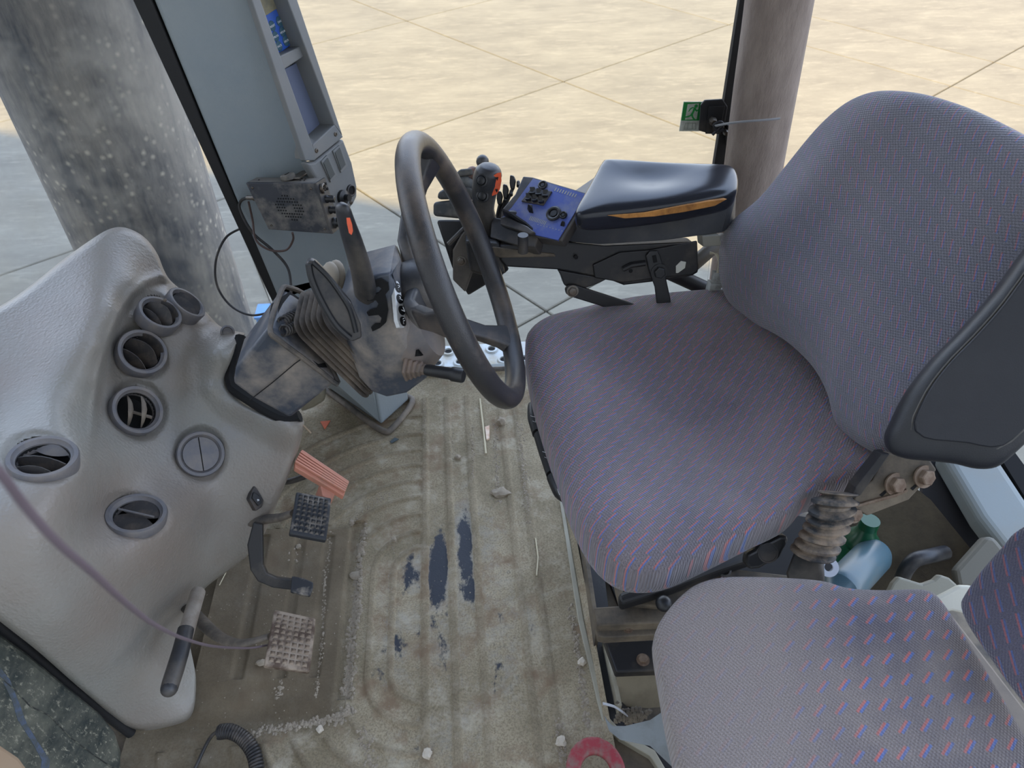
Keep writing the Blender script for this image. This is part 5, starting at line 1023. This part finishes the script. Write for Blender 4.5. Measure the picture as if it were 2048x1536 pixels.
for pts in ([(874, 398), (876, 384), (896, 373), (940, 374), (952, 386), (953, 398)], [(866, 432), (866, 404), (900, 400), (938, 404), (948, 420), (950, 440)], [(912, 346), (920, 338), (944, 336), (946, 350), (914, 354)]):
    obj('lever_shroud', B().prism(fq, pts, -.025, 0), M('lever_shroud', srgb(60, 64, 66), srgb(110, 106, 98), 20), hv, smooth=0, bevel=.006, seg=3)
obj('valve_block', B().hull([Y(u, v, y_) for u, v, y_ in [(872, 440, 1.1), (955, 440, 1.1), (1000, 470, 1.1), (1020, 540, 1.12), (985, 560, 1.12), (965, 572, 1.12), (935, 592, 1.1), (908, 545, 1.08), (890, 490, 1.08), (900, 440, 1.16), (960, 560, 1.16)]]), metalb, hv, smooth=20, bevel=.004)
obj('pivot_plate', B().prism(PL(Y(930, 520, 1.06), (-.2, -.9, .4)), [(905, 500), (930, 455), (955, 460), (965, 490), (930, 585), (905, 560)], -.01, 0), M('pivot_brown', srgb(84, 78, 70), srgb(60, 56, 52), 20), hv, smooth=0, bevel=.003)
obj('link_rod', B().tube([Y(897, 488, 1.05), Y(930, 455, 1.05)], .004, 8), blackp, hv)
bolt(PL(Y(930, 520, 1.06), (-.2, -.9, .4))(923, 522, 0), (-.2, -.9, .4), .006, steel, hv)
# ================================================================== REAR POST, LATCH, EXIT SIGN
pm = (lambda n: n.fin(n.mix(n.ramp(n.noise(40, 5, .7, n.mapping(scale=(1, 1, .25))), .35, .7), srgb(126, 114, 106), srgb(150, 138, 128)), .95, 0, n.bump(n.noise(260, 3, .7, n.mapping(scale=(1, 1, .3))), .6, .002), .15))(N('felt_cloth'))
po = thing('rear_post', 'cab post wrapped in grey-brown felt cloth behind the armrest', 'post', Y(1465, 620, 1.3))
rings = []; pa, pb_ = Y(1572, -90, 1.30), Y(1460, 640, 1.30); pa = pa+(pa-pb_)*((1.72-pa.z)/(pa.z-pb_.z))
for i in range(60):
    t = i/59; c = pa.lerp(pb_, t**.8); ring_p = []
    for k in range(40):
        a = 2*pi*k/40; w_ = 1+.05*math.exp(-((a-3.6)/.25)**2)+.02*noise.noise(Vector((cos(a)*2, sin(a)*2, t*7))); ring_p.append(c+(Vector((1, 0, 0))*cos(a)*.0585+Vector((0, 1, 0))*sin(a)*.05)*w_)
    rings.append(ring_p)
obj('felt_cover', B().loft(rings), pm, po, smooth=60)
WP = PL((0, 1.375, 0), (0, -1, 0))
obj('trim_7', B().prism(WP, [(1482, -60), (1506, -60), (1496, 0), (1448, 345), (1438, 420), (1420, 420), (1428, 335), (1480, 0)], -.012, .004), M('black_seal', srgb(24, 24, 25)), smooth=0, bevel=.002, kind='structure')
la = thing('window_latch', 'black window latch plate on the frame of the felt-wrapped post', 'latch', WP(1425, 270, .01))
obj('plate', B().prism(WP, [(1410, 201), (1446, 199), (1456, 214), (1448, 262), (1444, 270), (1412, 266), (1398, 262), (1402, 210)], .004, .010), metalb, la, smooth=0, bevel=.002)
obj('inner_plate', B().prism(WP, [(1417, 213), (1450, 212), (1440, 268), (1411, 268)], .010, .013), metalb, la, smooth=0, bevel=.001)
obj('keeper', B().prism(WP, [(1454, 250), (1466, 252), (1468, 275), (1462, 294), (1454, 290)], .004, .016), metalb, la, smooth=0, bevel=.002)
for u, v, r_ in ((1424, 240, .008), (1437, 248, .009), (1430, 256, .006), (1450, 262, .006)): obj('latch_nut', B().lathe(WP(u, v, .012), WP.n, [(r_, 0), (r_, .010), (r_*.7, .014)], 6), steel, la)
zt = thing('cable_tie', 'thin grey cable tie knotted round the latch, its tail across the post', 'cable tie', WP(1450, 255, .03))
obj('tail', B().tube(spline([WP(1430, 252, .03), WP(1456, 247, .10), WP(1490, 243, .155), WP(1530, 240, .172), WP(1560, 237, .175)], 6), .0028, 8, flat=.4), M('tie_grey', srgb(150, 152, 156)), zt)
obj('knot', B().tube(spline([WP(u, v, .03) for u, v in [(1425, 270), (1436, 258), (1446, 250), (1440, 244), (1428, 250), (1436, 262), (1448, 258)]], 5), .003, 8), M('tie_dark', srgb(40, 40, 44)), zt)
GP = PL((0, 1.402, 0), (0, -1, 0))
ex = thing('exit_sign', 'green and white emergency exit sticker with a running figure on the far window', 'sign', GP(1380, 262, .0))
ea, eb, ec, ed = GP(1367, 203, 0), GP(1406, 203, 0), GP(1399, 262, 0), GP(1358, 262, 0)
def eq(a, c, h=0.0): return (ea*(1-a)+eb*a)*(1-c)+(ed*(1-a)+ec*a)*c+GP.n*h
grn, wht = M('exit_green', srgb(30, 140, 60), None, rough=.5, bump=0), M('sticker_white', srgb(206, 208, 196), srgb(170, 170, 158), 60)
def patch(nm, pts, h0, h1, mt, par): return obj(nm, B().poly([eq(a, c, h1) for a, c in pts], GP.n*(h0-h1)), mt, par, smooth=0)
patch('backing', [(0, 0), (1, 0), (1, 1), (0, 1)], 0, .001, wht, ex)
patch('green_field', [(.02, .02), (.98, .02), (.98, .63), (.02, .63)], .001, .0014, grn, ex)
dr_ = patch('doorway', [(.22, .08), (.80, .05), (.78, .58), (.20, .60)], .0014, .0017, wht, ex)
fig = [[(.55, .19), (.50, .34), (.42, .44), (.30, .47), (.18, .49), (.18, .53), (.34, .52), (.48, .47), (.56, .56), (.66, .61), (.70, .58), (.60, .50), (.56, .42), (.63, .28), (.72, .33), (.84, .26), (.82, .23), (.72, .28), (.66, .20), (.50, .17), (.36, .22), (.30, .32), (.34, .33), (.41, .25)]]
for f_ in fig: patch('running_figure', f_, .0017, .0021, grn, ex)
obj('figure_head', B().lathe(eq(.66, .14, .0017), GP.n, [(.0035, 0), (.0035, .0004)], 16), grn, ex, smooth=0)
gy_ = M('sticker_grey_print', srgb(140, 148, 134)); 
for pts in ([(.25, .72), (.75, .72)], [(.22, .93), (.80, .93)], [(.25, .72), (.22, .93)], [(.75, .72), (.80, .93)], [(.40, .72), (.38, .93)], [(.60, .72), (.62, .93)]):
    obj('window_print', B().tube([eq(a, c, .0012) for a, c in pts], .0006, 5), gy_, ex)
